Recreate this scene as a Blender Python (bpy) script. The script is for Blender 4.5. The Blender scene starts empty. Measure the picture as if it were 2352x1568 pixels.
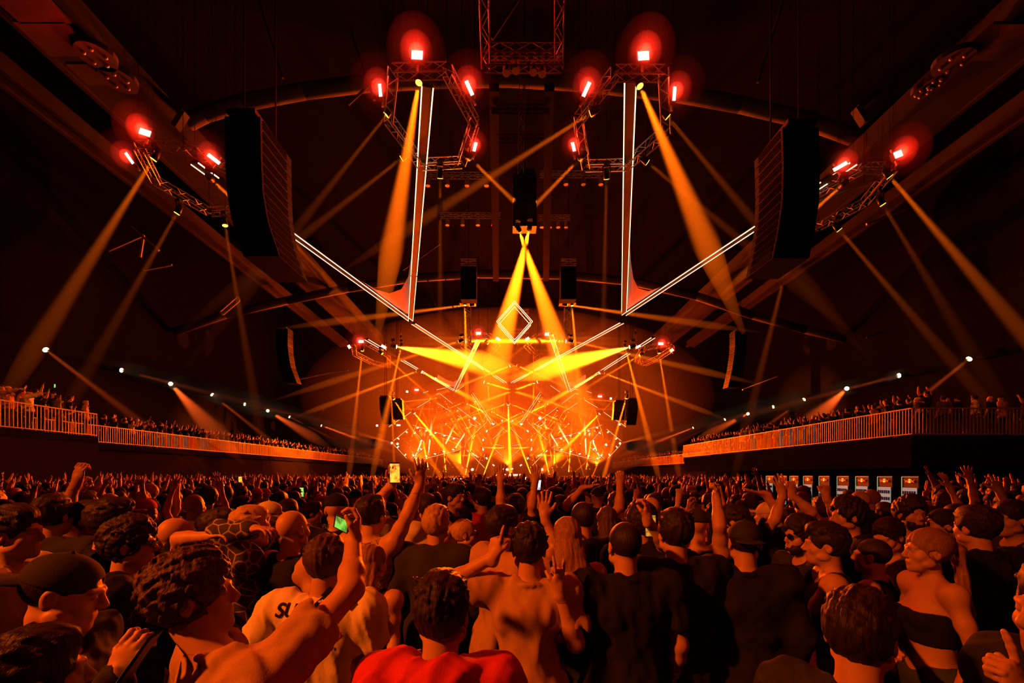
import bpy, math, random
import numpy as np
from mathutils import Vector, Matrix
from mathutils.bvhtree import BVHTree
random.seed(7)
S = bpy.context.scene
COL = S.collection
PI = math.pi
# ------------------------------------------------------------------ camera, world, exposure
H0 = 2.05                      # eye height
FPX = 16 / 36 * 2352           # focal length in pixels of the 2352 px wide frame
VX, VY = 1166, 1090            # principal point in that frame (lens shifted upwards)
cam = bpy.data.cameras.new('camera'); camo = bpy.data.objects.new('camera', cam); COL.objects.link(camo)
cam.lens = 16; cam.sensor_width = 36; cam.clip_start = .05; cam.clip_end = 400
cam.shift_x = (1176 - VX) / 2352; cam.shift_y = (VY - 784) / 2352
camo.location = (0, 0, H0); camo.rotation_euler = (PI / 2, 0, 0); S.camera = camo
wd = bpy.data.worlds.new('world'); S.world = wd; wd.use_nodes = True
wd.node_tree.nodes['Background'].inputs[0].default_value = (.012, .0006, .0, 1)
wd.node_tree.nodes['Background'].inputs[1].default_value = 0.0
S.view_settings.view_transform = 'Standard'; S.view_settings.look = 'None'
S.view_settings.exposure = 0.0; S.view_settings.gamma = 1.0; S.view_settings.use_curve_mapping = False
cy = S.cycles
cy.use_denoising = True; cy.use_adaptive_sampling = True; cy.adaptive_threshold = .04; cy.tile_size = 4096; cy.time_limit = 900; cy.max_bounces = 1; cy.diffuse_bounces = 1; cy.glossy_bounces = 1
cy.volume_bounces = 0; cy.transparent_max_bounces = 8; cy.transmission_bounces = 2
cy.sample_clamp_direct = 0; cy.sample_clamp_indirect = 3
cy.caustics_reflective = False; cy.caustics_refractive = False
ORANGE = (1, .125, .002); AMBER = (1, .22, .01); RED = (1, .012, .003); PINK = (1, .30, .10)
HALL_LO = Vector((-34, -8, 0)); HALL_HI = Vector((34, 104, 30))

def spot(loc, target, energy, color, size_deg, blend=.6, soft=.1, name='lamp_light', parent=None):
    l = bpy.data.lights.new(name, 'SPOT'); l.energy = energy; l.color = color
    l.spot_size = math.radians(size_deg); l.spot_blend = blend; l.shadow_soft_size = soft
    o = bpy.data.objects.new(name, l); COL.objects.link(o); o.location = loc
    d = (Vector(target) - Vector(loc)).normalized(); o.rotation_euler = d.to_track_quat('-Z', 'Y').to_euler()
    if parent is not None:
        o.parent = parent
        o.matrix_parent_inverse = Matrix.Translation(parent.location).inverted()
    return o

def P(px, py, Y):
    """point at depth Y seen at photo pixel px, py"""
    return Vector(((px - VX) / FPX * Y, Y, H0 + (VY - py) / FPX * Y))
def PZ(px, py, Z):
    """the same, at height Z"""
    return P(px, py, (Z - H0) * FPX / (VY - py))
RIG = 18.05                    # height of the flown rig

# ------------------------------------------------------------------ materials
def mat(name, col, rough=.6, metal=0., emit=None, es=1., bump=0., bscale=40., spec=.3, sample=None):
    m = bpy.data.materials.new(name); m.use_nodes = True; t = m.node_tree
    b = t.nodes['Principled BSDF']
    b.inputs['Base Color'].default_value = (*col, 1); b.inputs['Roughness'].default_value = rough
    b.inputs['Metallic'].default_value = metal; b.inputs['Specular IOR Level'].default_value = spec
    if emit:
        b.inputs['Emission Color'].default_value = (*emit, 1); b.inputs['Emission Strength'].default_value = es
        try: m.cycles.emission_sampling = sample or 'NONE'
        except Exception: pass
    if bump:
        n = t.nodes.new('ShaderNodeTexNoise'); n.inputs['Scale'].default_value = bscale; n.inputs['Detail'].default_value = 3
        tc = t.nodes.new('ShaderNodeTexCoord'); t.links.new(tc.outputs['Object'], n.inputs['Vector'])
        bp = t.nodes.new('ShaderNodeBump'); bp.inputs['Strength'].default_value = bump; bp.inputs['Distance'].default_value = .01
        t.links.new(n.outputs['Fac'], bp.inputs['Height']); t.links.new(bp.outputs[0], b.inputs['Normal'])
        r = t.nodes.new('ShaderNodeMixRGB'); r.blend_type = 'MIX'
        r.inputs[1].default_value = (*[c * .8 for c in col], 1); r.inputs[2].default_value = (*[min(1, c * 1.2) for c in col], 1)
        t.links.new(n.outputs['Fac'], r.inputs[0]); t.links.new(r.outputs[0], b.inputs['Base Color'])
    return m
def volmat(name, dens, g=0.0):
    m = bpy.data.materials.new(name); m.use_nodes = True; t = m.node_tree; t.nodes.clear()
    o = t.nodes.new('ShaderNodeOutputMaterial'); s = t.nodes.new('ShaderNodeVolumeScatter')
    s.inputs['Density'].default_value = dens; s.inputs['Anisotropy'].default_value = g
    t.links.new(s.outputs[0], o.inputs['Volume']); return m
M = dict(
    floor=mat('floor_concrete', (.05, .045, .04), .5, bump=.3, bscale=3),
    wall=mat('wall_paint', (.014, .010, .008), 1., bump=.3, bscale=6, spec=0),
    dark=mat('black_drape', (.008, .007, .007), 1., spec=0),
    roof=mat('roof_sheet', (.006, .005, .005), 1., bump=.5, bscale=1., spec=0),
    girder=mat('girder_steel', (.016, .013, .012), .9, bump=.3, bscale=2),
    duct=mat('duct_metal', (.08, .07, .065), .8),
    truss=mat('truss_aluminium', (.45, .42, .4), .45, .3),
    rail=mat('railing_steel', (.30, .26, .22), .5, .3),
    black=mat('black_paint', (.012, .012, .012), .5),
    grille=mat('speaker_grille', (.006, .005, .005), .9, spec=.05),
    fixture=mat('fixture_black', (.02, .02, .02), .4),
    lens=mat('lit_lens', (.1, .1, .1), .3, emit=(1, .62, .06), es=3.2),
    lensw=mat('lit_lens_white', (.1, .1, .1), .3, emit=(1, .80, .42), es=6.),
    strobe=mat('strobe_face', (.1, .1, .1), .3, emit=(1, .30, .22), es=9.),
    strip=mat('led_strip', (.1, .1, .1), .3, emit=(1, .52, .30), es=3.2), stage_strip=mat('stage_led_strip', (.1, .1, .1), .3, emit=(1, .42, .16), es=2.2),
    fabric=mat('stretch_fabric', (.6, .5, .45), .8),
    puff=volmat('haze_puff', .016), puff2=volmat('haze_puff_mid', .10), puff3=volmat('haze_puff_core', .5), haze=volmat('beam_haze', .06), haze_mid=volmat('beam_haze_mid', .10), haze_far=volmat('beam_haze_far', .16), air=volmat('hall_haze', .02), stage_air=volmat('stage_haze', .05),  # the puffs are haze added for the strobe halos
)
# ------------------------------------------------------------------ mesh helpers
class MB:
    def __init__(s): s.v = []; s.f = []
    def box(s, a, b):
        n = len(s.v)
        s.v += [(x, y, z) for x in (a[0], b[0]) for y in (a[1], b[1]) for z in (a[2], b[2])]
        s.f += [tuple(n + i for i in q) for q in ((0,1,3,2),(4,6,7,5),(0,4,5,1),(2,3,7,6),(0,2,6,4),(1,5,7,3))]
        return s
    def obox(s, c, R, hx, hy, hz):
        n = len(s.v)
        for x in (-hx, hx):
            for y in (-hy, hy):
                for z in (-hz, hz): s.v.append(tuple(c + R @ Vector((x, y, z))))
        s.f += [tuple(n + i for i in q) for q in ((0,1,3,2),(4,6,7,5),(0,4,5,1),(2,3,7,6),(0,2,6,4),(1,5,7,3))]
        return s
    def tube(s, p, q, r, r2=None, n=6, cap=True):
        p, q = Vector(p), Vector(q); d = q - p
        if d.length < 1e-6: return s
        R = d.to_track_quat('Z', 'Y').to_matrix(); k0 = len(s.v); r2 = r if r2 is None else r2
        for c, rr in ((p, r), (q, r2)):
            for k in range(n):
                a = 2 * PI * k / n; s.v.append(tuple(c + R @ Vector((rr * math.cos(a), rr * math.sin(a), 0))))
        s.f += [(k0 + k, k0 + (k + 1) % n, k0 + n + (k + 1) % n, k0 + n + k) for k in range(n)]
        if cap: s.f += [tuple(range(k0 + n - 1, k0 - 1, -1)), tuple(range(k0 + n, k0 + 2 * n))]
        return s
    def path(s, pts, r, n=6):
        for a, b in zip(pts, pts[1:]): s.tube(a, b, r, n=n)
        return s
    def bar(s, p, q, w, h, up=(0, 0, 1)):
        """rectangular bar p->q, w wide, h high"""
        p, q = Vector(p), Vector(q); d = (q - p); L = d.length; d.normalize()
        x = d.cross(Vector(up)); x = x.normalized() if x.length > 1e-5 else Vector((1, 0, 0)); z = x.cross(d)
        R = Matrix((x, d, z)).transposed(); return s.obox((p + q) / 2, R, w / 2, L / 2, h / 2)
    def truss(s, p, q, w=.4, r=.025, up=(0, 0, 1), step=.5):
        p, q = Vector(p), Vector(q); d = q - p; L = d.length; d.normalize()
        x = d.cross(Vector(up)).normalized() * w / 2; z = Vector(up) * w / 2
        cs = [x + z, x - z, -x - z, -x + z]
        for c in cs: s.tube(p + c, q + c, r, n=5)
        n = max(1, int(L / step))
        for i in range(n):
            a, b = p + d * L * i / n, p + d * L * (i + 1) / n
            for j in range(4):
                c0, c1 = cs[j], cs[(j + 1) % 4]
                if i % 2: c0, c1 = c1, c0
                s.tube(a + c0, b + c1, r * .6, n=4, cap=False)
        return s
    def ball(s, c, r, n=8, m=6, sc=(1, 1, 1)):
        k0 = len(s.v); c = Vector(c)
        for i in range(m + 1):
            t = PI * i / m
            for k in range(n):
                a = 2 * PI * k / n
                s.v.append((c.x + r * sc[0] * math.sin(t) * math.cos(a), c.y + r * sc[1] * math.sin(t) * math.sin(a), c.z + r * sc[2] * math.cos(t)))
        for i in range(m):
            for k in range(n):
                s.f.append((k0 + i * n + k, k0 + (i + 1) * n + k, k0 + (i + 1) * n + (k + 1) % n, k0 + i * n + (k + 1) % n))
        return s
    def build(s, name, m, parent=None, smooth=False):
        me = bpy.data.meshes.new(name)
        off = parent.location if parent is not None else Vector((0, 0, 0))
        me.from_pydata([tuple(Vector(v) - off) for v in s.v], [], s.f); me.materials.append(m)
        if smooth: me.polygons.foreach_set('use_smooth', [True] * len(me.polygons))
        o = bpy.data.objects.new(name, me); COL.objects.link(o)
        if parent is not None: o.parent = parent
        return o
def thing(name, label, cat, loc=(0, 0, 0), group=None):
    o = bpy.data.objects.new(name, None); COL.objects.link(o); o.location = loc; o.empty_display_size = .1
    return tag(o, label, cat, group)
def tag(o, label, cat, group=None, kind=None):
    if label: o['label'] = label
    if cat: o['category'] = cat
    if group: o['group'] = group
    if kind: o['kind'] = kind
    return o
def struct(o): o['kind'] = 'structure'; return o

# ------------------------------------------------------------------ haze that hangs in the hall
def ball_haze(c, r, label):
    mb = MB().ball((0, 0, 0), 1, 28, 16); mb.v = [(x * r[0] + c[0], y * r[1] + c[1], max(z * r[2] + c[2], .05)) for x, y, z in mb.v]
    tag(mb.build('haze', M['stage_air'] if c[1] > 70 else M['air']), label, 'haze', kind='stuff')
ball_haze((0, 97.6, 9), (25, 4.6, 17), 'orange-lit curtain of haze behind the stage frames')
ball_haze((0, 97.6, 6), (12, 4.2, 12), 'thickest haze behind the centre of the stage')
ball_haze((0, 61, 12.5), (28, 3.6, 12), 'drifting bank of haze between the middle rig and the stage')
HAZES = [o for o in COL.objects if o.name.startswith('haze')]
# ------------------------------------------------------------------ hall shell
struct(MB().box((-36, -10, -.3), (36, 106, 0)).build('floor', M['floor']))
struct(MB().box((-36, -10, 30), (36, 106, 30.3)).build('ceiling', M['roof']))
struct(MB().box((-36, -10, 0), (-34, 106, 30)).build('wall_left', M['dark']))
struct(MB().box((34, -10, 0), (36, 106, 30)).build('wall_right', M['dark']))
struct(MB().box((-36, 104, 0), (36, 106, 30)).build('wall_front', M['dark']))
struct(MB().box((-36, -10, 0), (36, -8, 30)).build('wall_back', M['dark']))
# balconies: slab with a fascia, wall below
LX1, LX2, RX, RX2 = -20.5, -24.4, 17.5, 21.6
ZL, ZR = 3.95, 3.75            # walking level left / right
struct(MB().box((-34, -8, ZL - .35), (LX1, 22.8, ZL)).build('floor_balcony_left_near', M['dark']))
struct(MB().box((-34, 22.8, ZL - .35), (LX2, 92, ZL)).build('floor_balcony_left_far', M['dark']))
struct(MB().box((-21.1, -8, 0), (LX1, 22.8, ZL - .35)).build('wall_balcony_left_near', M['wall']))
struct(MB().box((-25.2, 22.8, 0), (LX2 - .25, 92, ZL - .35)).build('wall_balcony_left_far', M['wall']))
struct(MB().box((RX, 19.7, ZR - .35), (34, 45.3, ZR)).build('floor_balcony_right_near', M['dark']))
struct(MB().box((RX2, 45.3, ZR - .35), (34, 92, ZR)).build('floor_balcony_right_far', M['dark']))
struct(MB().box((RX + .02, 19.75, 2.35), (RX + .3, 45.2, ZR - .35)).box((RX + .3, 19.75, 2.35), (33.9, 20.1, ZR - .35)).build('trim_balcony_fascia_right', M['dark']))
struct(MB().box((RX + 2.2, 20.2, 0), (RX + 2.4, 45.2, 2.35)).build('wall_bar_right', M['dark']))
struct(MB().box((RX + 4.6, 45.3, 0), (RX + 4.9, 92, ZR - .35)).build('wall_balcony_right_far', M['wall']))

# railings
def railing(p, q, h, label, individually=True, step=.155, post=2.0):
    p, q = Vector(p), Vector(q); L = (q - p).length; d = (q - p).normalized()
    t = thing('railing', label, 'railing', p, 'steel bar railings along the balconies')
    up = Vector((0, 0, 1))
    MB().bar(p + up * h, q + up * h, .07, .05).build('handrail', M['rail'], t)
    MB().bar(p + up * .07, q + up * .07, .05, .04).build('bottom_rail', M['rail'], t)
    n = max(2, int(L / step))
    if individually:
        proto = MB().bar((0, 0, .09), (0, 0, h - .025), .035, .012, up=(1, 0, 0)).build('baluster', M['rail'])
        me = proto.data; bpy.data.objects.remove(proto)
        for i in range(n + 1):
            b = bpy.data.objects.new('baluster', me); COL.objects.link(b); b.parent = t; b.location = d * (L * i / n)
    else:
        mb = MB()
        for i in range(n + 1):
            c = p + d * (L * i / n); mb.bar(c + up * .09, c + up * (h - .025), .04, .014, up=(1, 0, 0))
        o = mb.build('baluster', M['rail'], t); o['kind'] = 'stuff'
    return t
hr = 1.12
for i, y in enumerate((7.4, 12.5, 17.6)):
    railing((LX1, y, ZL), (LX1, y + 5.1, ZL), hr, ['railing panel on the near left balcony closest to the corner of the room', 'railing panel at the left edge of the photo on the jutting left balcony', 'pale bar railing panel at the inner corner end of the jutting left balcony'][i])
Y = 22.9; k = 0
nmL = ['just past the jutting corner', 'behind the first corner panel', 'third along', 'fourth along', 'fifth along', 'sixth along']
while Y < 86:
    L = 6.0
    railing((LX2, Y, ZL), (LX2, min(Y + L, 90), ZL), hr * .92, 'bar railing panel of the long left balcony, %s' % (nmL[k] if k < 6 else 'far down towards the stage'), k < 4)
    Y += L; k += 1
hr = 1.18
for k, x in enumerate((17.5, 20.8, 24.1)):
    railing((x, 19.7, ZR), (x + 3.3, 19.7, ZR), hr, ['bar railing panel facing the camera at the right balcony corner', 'bar railing panel facing the camera in the middle of the right balcony front', 'bar railing panel at the right edge of the photo'][k])
nmR = ['nearest the balcony corner', 'second from the corner', 'third from the corner', 'fourth from the corner', 'at the far step of the balcony']
for k in range(5):
    railing((RX, 19.7 + 5.12 * k, ZR), (RX, 19.7 + 5.12 * (k + 1), ZR), hr, 'bar railing panel along the right balcony, ' + nmR[k], k < 4)
Y = 45.4; k = 0
while Y < 86:
    railing((RX2, Y, ZR - .35), (RX2, Y + 8, ZR - .35), hr, 'bar railing panel of the lower right balcony %s' % ('just beyond the step' if k == 0 else 'far down towards the stage'), False, step=.2)
    Y += 8; k += 1

# girders running down the hall, arched roof ribs, hangers
def girder(x, z, w, h, y0, y1, label):
    t = thing('roof_girder', label, 'girder', (x, y0, z), 'girders running down the hall')
    mb = MB().box((x - w / 2, y0, z), (x + w / 2, y1, z + h)); mb.build('web', M['girder'], t)
    f = MB()
    for s in (-1, 1): f.box((x + s * w / 2 - .12, y0, z - .12), (x + s * w / 2 + .12, y1, z + .1))
    f.build('flange', M['girder'], t)
    return t
girder(-19.4, 21.0, 2.6, 1.2, 3, 66, 'wide steel box girder along the left side of the roof')
girder(-23.6, 20.6, .9, .8, 3, 66, 'narrow steel girder left of the wide left box girder')
girder(22.3, 21.0, 2.6, 1.2, 3, 66, 'wide steel box girder along the right side of the roof')
girder(26.4, 20.6, .9, .8, 3, 66, 'narrow steel girder right of the wide right box girder')
def rib(pts, r, label):
    o = MB().path(pts, r, n=10).build('roof_rib', M['duct'], smooth=True); tag(o, label, 'roof rib'); return o
rib([P(x, y, 26) for x, y in ((395, 300), (470, 262), (560, 235), (700, 209), (840, 192), (1000, 183), (1170, 180), (1340, 190), (1550, 214), (1700, 240), (1850, 275), (1960, 315))], .42, 'pale curved duct crossing the roof behind the near hexagon trusses')
rib([P(x, y, 46) for x, y in ((400, 762), (520, 722), (660, 690), (800, 662), (950, 638), (1100, 629), (1300, 632), (1450, 646), (1600, 680), (1730, 724), (1850, 757), (1960, 782))], .4, 'far curved roof rib behind the central diamond')
# thin roof braces
def brace(a, b, Y, label, r=.07, Y2=None):
    o = MB().tube(P(*a, Y), P(*b, Y2 or Y), r).build('roof_brace', M['duct']); tag(o, label, 'roof brace')
brace((805, 70), (860, 230), 24, 'thin steel brace slanting down beside the near left hexagon')
brace((800, 240), (865, 180), 24, 'thin steel brace crossing under the left duct')
brace((595, 0), (650, 180), 24, 'thin steel brace high above the left speaker array')
brace((1800, 0), (1740, 190), 24, 'thin steel brace high above the right speaker array')
brace((1190, 0), (1130, 90), 20, 'slanting brace above the central catwalk')
brace((925, 620), (1010, 560), 40, 'slim brace left of the far ring of the roof')
brace((2060, 757), (2240, 690), 40, 'reddish brace high on the far right wall')
brace((1990, 775), (2100, 735), 42, 'short brace on the far right wall')
for i, (a, b) in enumerate((((1000, 560), (1045, 720)), ((975, 620), (1000, 700)))): brace(a, b, 42, ['long rod hanging left of the central diamond', 'short rod hanging beside the left big V frame'][i], .05)
# window-like frames and luminaires fixed under the girders
for i, (x, y, w, h) in enumerate(((60, 10, 1.5, 1.1), (130, 92, 1.5, 1.1), (215, 172, 1.1, .8), (2290, 100, 1.5, 1.2))):
    c = PZ(x, y, 20.6); t = thing('ceiling_panel', ['pale panel under the left girder at the top left edge', 'second pale panel under the left girder', 'small dim panel under the left girder before the strobes', 'pale panel under the right girder at the top right edge'][i], 'panel', c)
    MB().box(c + Vector((-w * .7, -h * .7, 0)), c + Vector((w * .7, h * .7, .12))).build('panel', M['duct'], t); MB().box(c + Vector((-.1, -.1, .12)), c + Vector((.1, .1, .4))).build('bracket', M['girder'], t)
for i, (x, y) in enumerate(((221, 131), (272, 186), (2190, 145), (2148, 192), (2120, 212))):
    c = PZ(x, y, 20.4); t = thing('round_luminaire', ['round perforated luminaire under the left girder, upper one', 'round perforated luminaire under the left girder, lower one', 'round luminaire under the right girder, upper one', 'round luminaire under the right girder, middle one', 'round luminaire under the right girder, lowest one'][i], 'ceiling lamp', c)
    r = .75 if i < 3 else .45
    MB().tube(c, c + Vector((0, 0, .25)), r, n=20).build('housing', M['duct'], t)
    b = MB()
    for k in range(5):
        a = 2 * PI * k / 5; b.ball(c + Vector((r * .55 * math.cos(a), r * .55 * math.sin(a), -.02)), .09)
    b.build('bulb', M['truss'], t)
    MB().tube(c + Vector((0, 0, .25)), c + Vector((0, 0, .6)), .05).build('stem', M['girder'], t)
for i, (x, y, s) in enumerate(((405, 255, 1), (1985, 245, -1))):
    c = P(x, y, 24); o = MB().bar(c + Vector((-s * .7, 0, .7)), c + Vector((s * .4, 0, -.2)), .5, .3).bar(c + Vector((s * .45, 0, -.1)), c + Vector((-s * .05, 0, -.9)), .4, .3).build('duct_elbow', M['duct']); tag(o, ['bent duct elbow under the roof left of the left speaker array', 'bent duct elbow under the roof right of the right speaker array'][i], 'duct')
# central catwalk with lamps
t = thing('catwalk_truss', 'dark catwalk truss with small lamps hanging high in the centre', 'truss', P(1200, 130, 17))
mb = MB()
for y in (118, 148): mb.truss(P(1112, y, 17), P(1292, y, 17), .35, .03)
mb.truss(P(1112, 0, 15), P(1116, 150, 17), .3, .03); mb.truss(P(1285, 0, 15), P(1284, 150, 17), .3, .03)
mb.build('truss_frame', M['truss'], t)
for x, y in ((1163, 150), (1185, 145), (1225, 148), (1245, 152)):
    c = P(x, y, 17); MB().tube(c, c + Vector((0, -.05, -.35)), .12, .15, n=10).build('lamp_can', M['truss'], t)
t = thing('hanging_ladder', 'slim ladder truss hanging above the central speaker array', 'truss', P(1200, 270, 24))
mb = MB().truss(P(1201, 120, 24), P(1196, 395, 24), .3, .02, up=(0, 1, 0)); mb.build('truss_frame', M['truss'], t)
for i, (x0, x1, y, Yd) in enumerate(((960, 1140, 403, 30), (1240, 1400, 400, 30), (1010, 1150, 495, 34), (1235, 1310, 500, 34), (1130, 1262, 250, 24), (1130, 1262, 318, 26))):
    t = thing('spreader_truss', ['horizontal truss left of the central speaker array', 'horizontal truss right of the central speaker array', 'lower lamp truss left of the central lamps', 'lower lamp truss right of the central lamps', 'cross beam between the two near hexagon trusses, upper', 'cross beam between the two near hexagon trusses, lower'][i], 'truss', P(x0, y, Yd))
    MB().truss(P(x0, y, Yd), P(x1, y, Yd), .28, .022).build('truss_frame', M['truss'] if i < 4 else M['girder'], t)
    if i < 4:
        for k in range(4):
            c = P(x0 + (x1 - x0) * (k + .5) / 4, y + 10, Yd); MB().tube(c, c + Vector((0, 0, -.4)), .13, .16, n=8).build('lamp_can', M['truss'], t)
for i, x in enumerate((1135, 1262)):
    o = MB().bar(P(x, 200, 23), P(x + (4 if i == 0 else -8), 640, 40), .5, .5).build('roof_beam', M['girder']); tag(o, ['dark roof beam left of the hanging ladder', 'dark roof beam right of the hanging ladder'][i], 'roof beam')
# small bits of rigging in the dark above the side balconies
for i, (pts, Yd, lab) in enumerate((
    (((250, 575), (330, 540), (322, 590)), 30, 'small slanted lighting frame high on the left wall'), (((300, 520), (365, 575)), 30, 'thin rod high on the left wall above the lamps'),
    (((330, 620), (395, 608)), 34, 'short bar high on the left wall'), (((505, 715), (545, 680), (550, 690), (512, 722), (505, 715)), 38, 'small ladder frame standing out on the left roof slope'),
    (((690, 870), (760, 855), (800, 850)), 48, 'dim truss below the far left speaker array'), (((1705, 895), (1785, 865)), 48, 'small slanted truss right of the far right array'),
    (((1990, 515), (2080, 480)), 32, 'thin rod high on the right wall'), (((1865, 470), (2040, 402)), 25, 'edge rod under the right girder'))):
    o = MB().path([P(x, y, Yd) for x, y in pts], .08).build('rigging_bar', M['truss']); tag(o, lab, 'rigging')
# ------------------------------------------------------------------ flown rig: hexagon trusses, V frames, arrays
def hexagon(pts, z, label, w=.38):
    ps = [PZ(x, y, z) for x, y in pts]
    t = thing('hexagon_truss', label, 'truss', sum(ps, Vector()) / len(ps))
    for a, b in zip(ps, ps[1:] + ps[:1]): MB().truss(a, b, w, .03, step=.45).build('truss_side', M['truss'], t)
    h = MB()
    for p in ps: h.tube(p, p + Vector((0, 0, 29.9 - p.z)), .015, n=4)
    h.build('hanging_cable', M['black'], t)
    return ps
hexagon(((903, 165), (1027, 162), (1090, 280), (1060, 372), (968, 377), (892, 272)), RIG, 'hexagonal box truss nearest the camera on the left of centre')
hexagon(((1412, 168), (1524, 168), (1530, 300), (1440, 378), (1346, 380), (1328, 275)), RIG, 'hexagonal box truss nearest the camera on the right of centre')
hexagon(((318, 338), (420, 335), (540, 395), (560, 480), (480, 486), (358, 415)), RIG, 'hexagonal box truss over the left side behind the big speaker array')
hexagon(((2052, 385), (1985, 385), (1830, 470), (1790, 545), (1880, 520), (1985, 465)), RIG, 'hexagonal box truss over the right side behind the big speaker array')
hexagon(((1078, 772), (1120, 770), (1145, 788), (1128, 808), (1084, 808), (1062, 792)), RIG, 'far hexagonal truss left of the central diamond', .5)
hexagon(((1235, 772), (1282, 770), (1296, 792), (1272, 808), (1224, 808), (1207, 790)), RIG, 'far hexagonal truss right of the central diamond', .5)
hexagon(((812, 797), (845, 788), (893, 815), (893, 840), (855, 832), (815, 812)), RIG, 'far hexagonal truss over the left side', .5)
hexagon(((1478, 800), (1530, 790), (1545, 800), (1512, 822), (1480, 836), (1462, 826)), RIG, 'far hexagonal truss over the right side', .5)

def arm(p, q, t, gaps=((0, 1),), w=.46):
    """dark profile with an LED line along each edge"""
    d = (q - p).normalized(); n = d.cross(Vector((0, 0, 1))).normalized() * w / 2
    MB().bar(p, q, w * .92, .16).build('profile', M['black'], t)
    for s in (-1, 1):
        mb = MB()
        for a, b in gaps: mb.bar(p + (q - p) * a + n * s - Vector((0, 0, .085)), p + (q - p) * b + n * s - Vector((0, 0, .085)), .05, .05)
        mb.build('led_strip', M['strip'], t)
def vframe(label, arms, sail=None, z=RIG, w=.46):
    t = thing('led_chevron', label, 'light frame', PZ(*arms[0][1], z))
    for a in arms: arm(PZ(*a[0], z), PZ(*a[1], z), t, a[2] if len(a) > 2 else ((0, 1),), w)
    if sail:
        vs = [tuple(PZ(x, y, z + .12)) for x, y in sail[0]] + [tuple(PZ(x, y, z + .12)) for x, y in sail[1]]
        n = len(sail[0]); mb = MB(); mb.v = vs; mb.f = [(i, i + 1, n + i + 1, n + i) for i in range(n - 1)]
        nv = len(vs); mb.v += [(x, y, zz + .03) for x, y, zz in vs]; mb.f += [tuple(nv + k for k in f[::-1]) for f in list(mb.f)]
        mb.build('sail_fabric', M['fabric'], t)
        qa = PZ(*sail[0][len(sail[0]) // 2], z); B = PZ(*arms[0][1], z); lamp = B + (qa - B).normalized() * ((qa - B).length * .5) - Vector((0, 0, 2.6 if B.y < 60 else 4))
        spot(lamp, lamp + Vector((0, 0, 3)), 420 if B.y < 60 else 1500, (1, .03, .004), 150, .5, .1, 'added_sail_light', t)  # lamp added below the sail to make it glow red
        MB().tube(lamp - Vector((0, 0, .25)), lamp - Vector((0, 0, .02)), .07, .10, n=8).tube(lamp, (lamp.x, lamp.y, z + .1), .01, n=4).build('uplight', M['black'], t)  # housing and wire of the added lamp
    q = PZ(*arms[0][1], z)
    for a in arms: q2 = PZ(*a[0], z); MB().tube(q2, (q2.x, q2.y, 29.8), .015, n=4).build('hanging_cable', M['black'], t)
    return t
# sail: inner concave edge and outer edge along the two arms, point by point
vframe('large V of twin LED lines over the left half with red sail', [((982, 196), (943, 735), ((0, .62), (.63, 1))), ((447, 372), (943, 735), ((0, .05), (.09, 1)))],
       (((949, 520), (946, 580), (938, 635), (922, 664), (895, 674), (862, 664), (815, 636), (760, 600), (700, 558)), ((958, 520), (955, 580), (950, 640), (946, 690), (940, 722), (905, 702), (850, 668), (775, 615), (700, 559))))
vframe('large V of twin LED lines over the right half with red sail', [((1448, 184), (1433, 722), ((0, .96),)), ((1960, 372), (1433, 722), ((0, .04), (.07, .12), (.2, 1)))],
       (((1444, 520), (1449, 600), (1455, 640), (1466, 662), (1490, 669), (1530, 655), (1590, 614), (1650, 575), (1700, 541)), ((1441, 520), (1440, 600), (1438, 640), (1437, 690), (1441, 716), (1490, 683), (1545, 648), (1620, 600), (1700, 546))))
vframe('wide middle V of twin LED lines, its left arm and tip over the stage', [((950, 742), (1166, 881), ((0, .70), (.78, .96)))])
vframe('wide middle V of twin LED lines, its right arm', [((1428, 740), (1170, 881), ((0, .66), (.76, .96)))])
vframe('smaller V of twin LED lines over the left front of the stage', [((1100, 778), (1044, 896), ((0, 1),)), ((842, 778), (1044, 896), ((0, .14), (.3, .56), (.64, 1)))],
       (((1068, 845), (1061, 862), (1052, 873), (1040, 877), (1025, 872), (1005, 860)), ((1069, 846), (1063, 860), (1056, 872), (1047, 889), (1030, 885), (1005, 871))))
vframe('smaller V of twin LED lines over the right front of the stage', [((1265, 766), (1308, 898), ((0, 1),)), ((1500, 774), (1308, 898), ((0, .1), (.2, .56), (.62, 1)))],
       (((1278, 830), (1285, 858), (1294, 872), (1306, 878), (1320, 874), (1345, 860)), ((1277, 831), (1283, 855), (1290, 872), (1304, 890), (1322, 885), (1345, 871))))
# central diamond
c = P(1182, 738, 50); t = thing('led_diamond', 'diamond of LED lines hanging in the centre above the stage', 'light frame', c)
for k, (r, dy) in enumerate(((1.0, 0), (.9, 0), (.93, 1.3))):
    mb = MB(); q = [c + Vector((x * r, dy, z * r)) for x, z in ((-1.98, 0), (0, 2.25), (1.98, 0), (0, -2.25))]
    for a, b in zip(q, q[1:] + q[:1]): mb.bar(a, b, .045, .045, up=(0, 1, 0))
    mb.build('led_strip', M['strip'], t)
mb = MB(); q = [c + Vector((x * .95, .12, z * .95)) for x, z in ((-1.98, 0), (0, 2.25), (1.98, 0), (0, -2.25))]
for a, b in zip(q, q[1:] + q[:1]): mb.bar(a, b, .18, .16, up=(0, 1, 0))
mb.tube(q[1], q[1] + Vector((0, 0, 8)), .02); mb.build('frame', M['black'], t)
# trusses and lamp racks behind the diamond
t = thing('lamp_rack', 'dim rack of lamps seen through the central diamond', 'truss', P(1190, 740, 56)); mb = MB()
mb.truss(P(1165, 715, 56), P(1215, 715, 56), .4, .03).truss(P(1165, 760, 56), P(1215, 760, 56), .4, .03).truss(P(1185, 700, 56), P(1185, 790, 56), .4, .03, up=(0, 1, 0)); mb.build('truss_frame', M['truss'], t)

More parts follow.
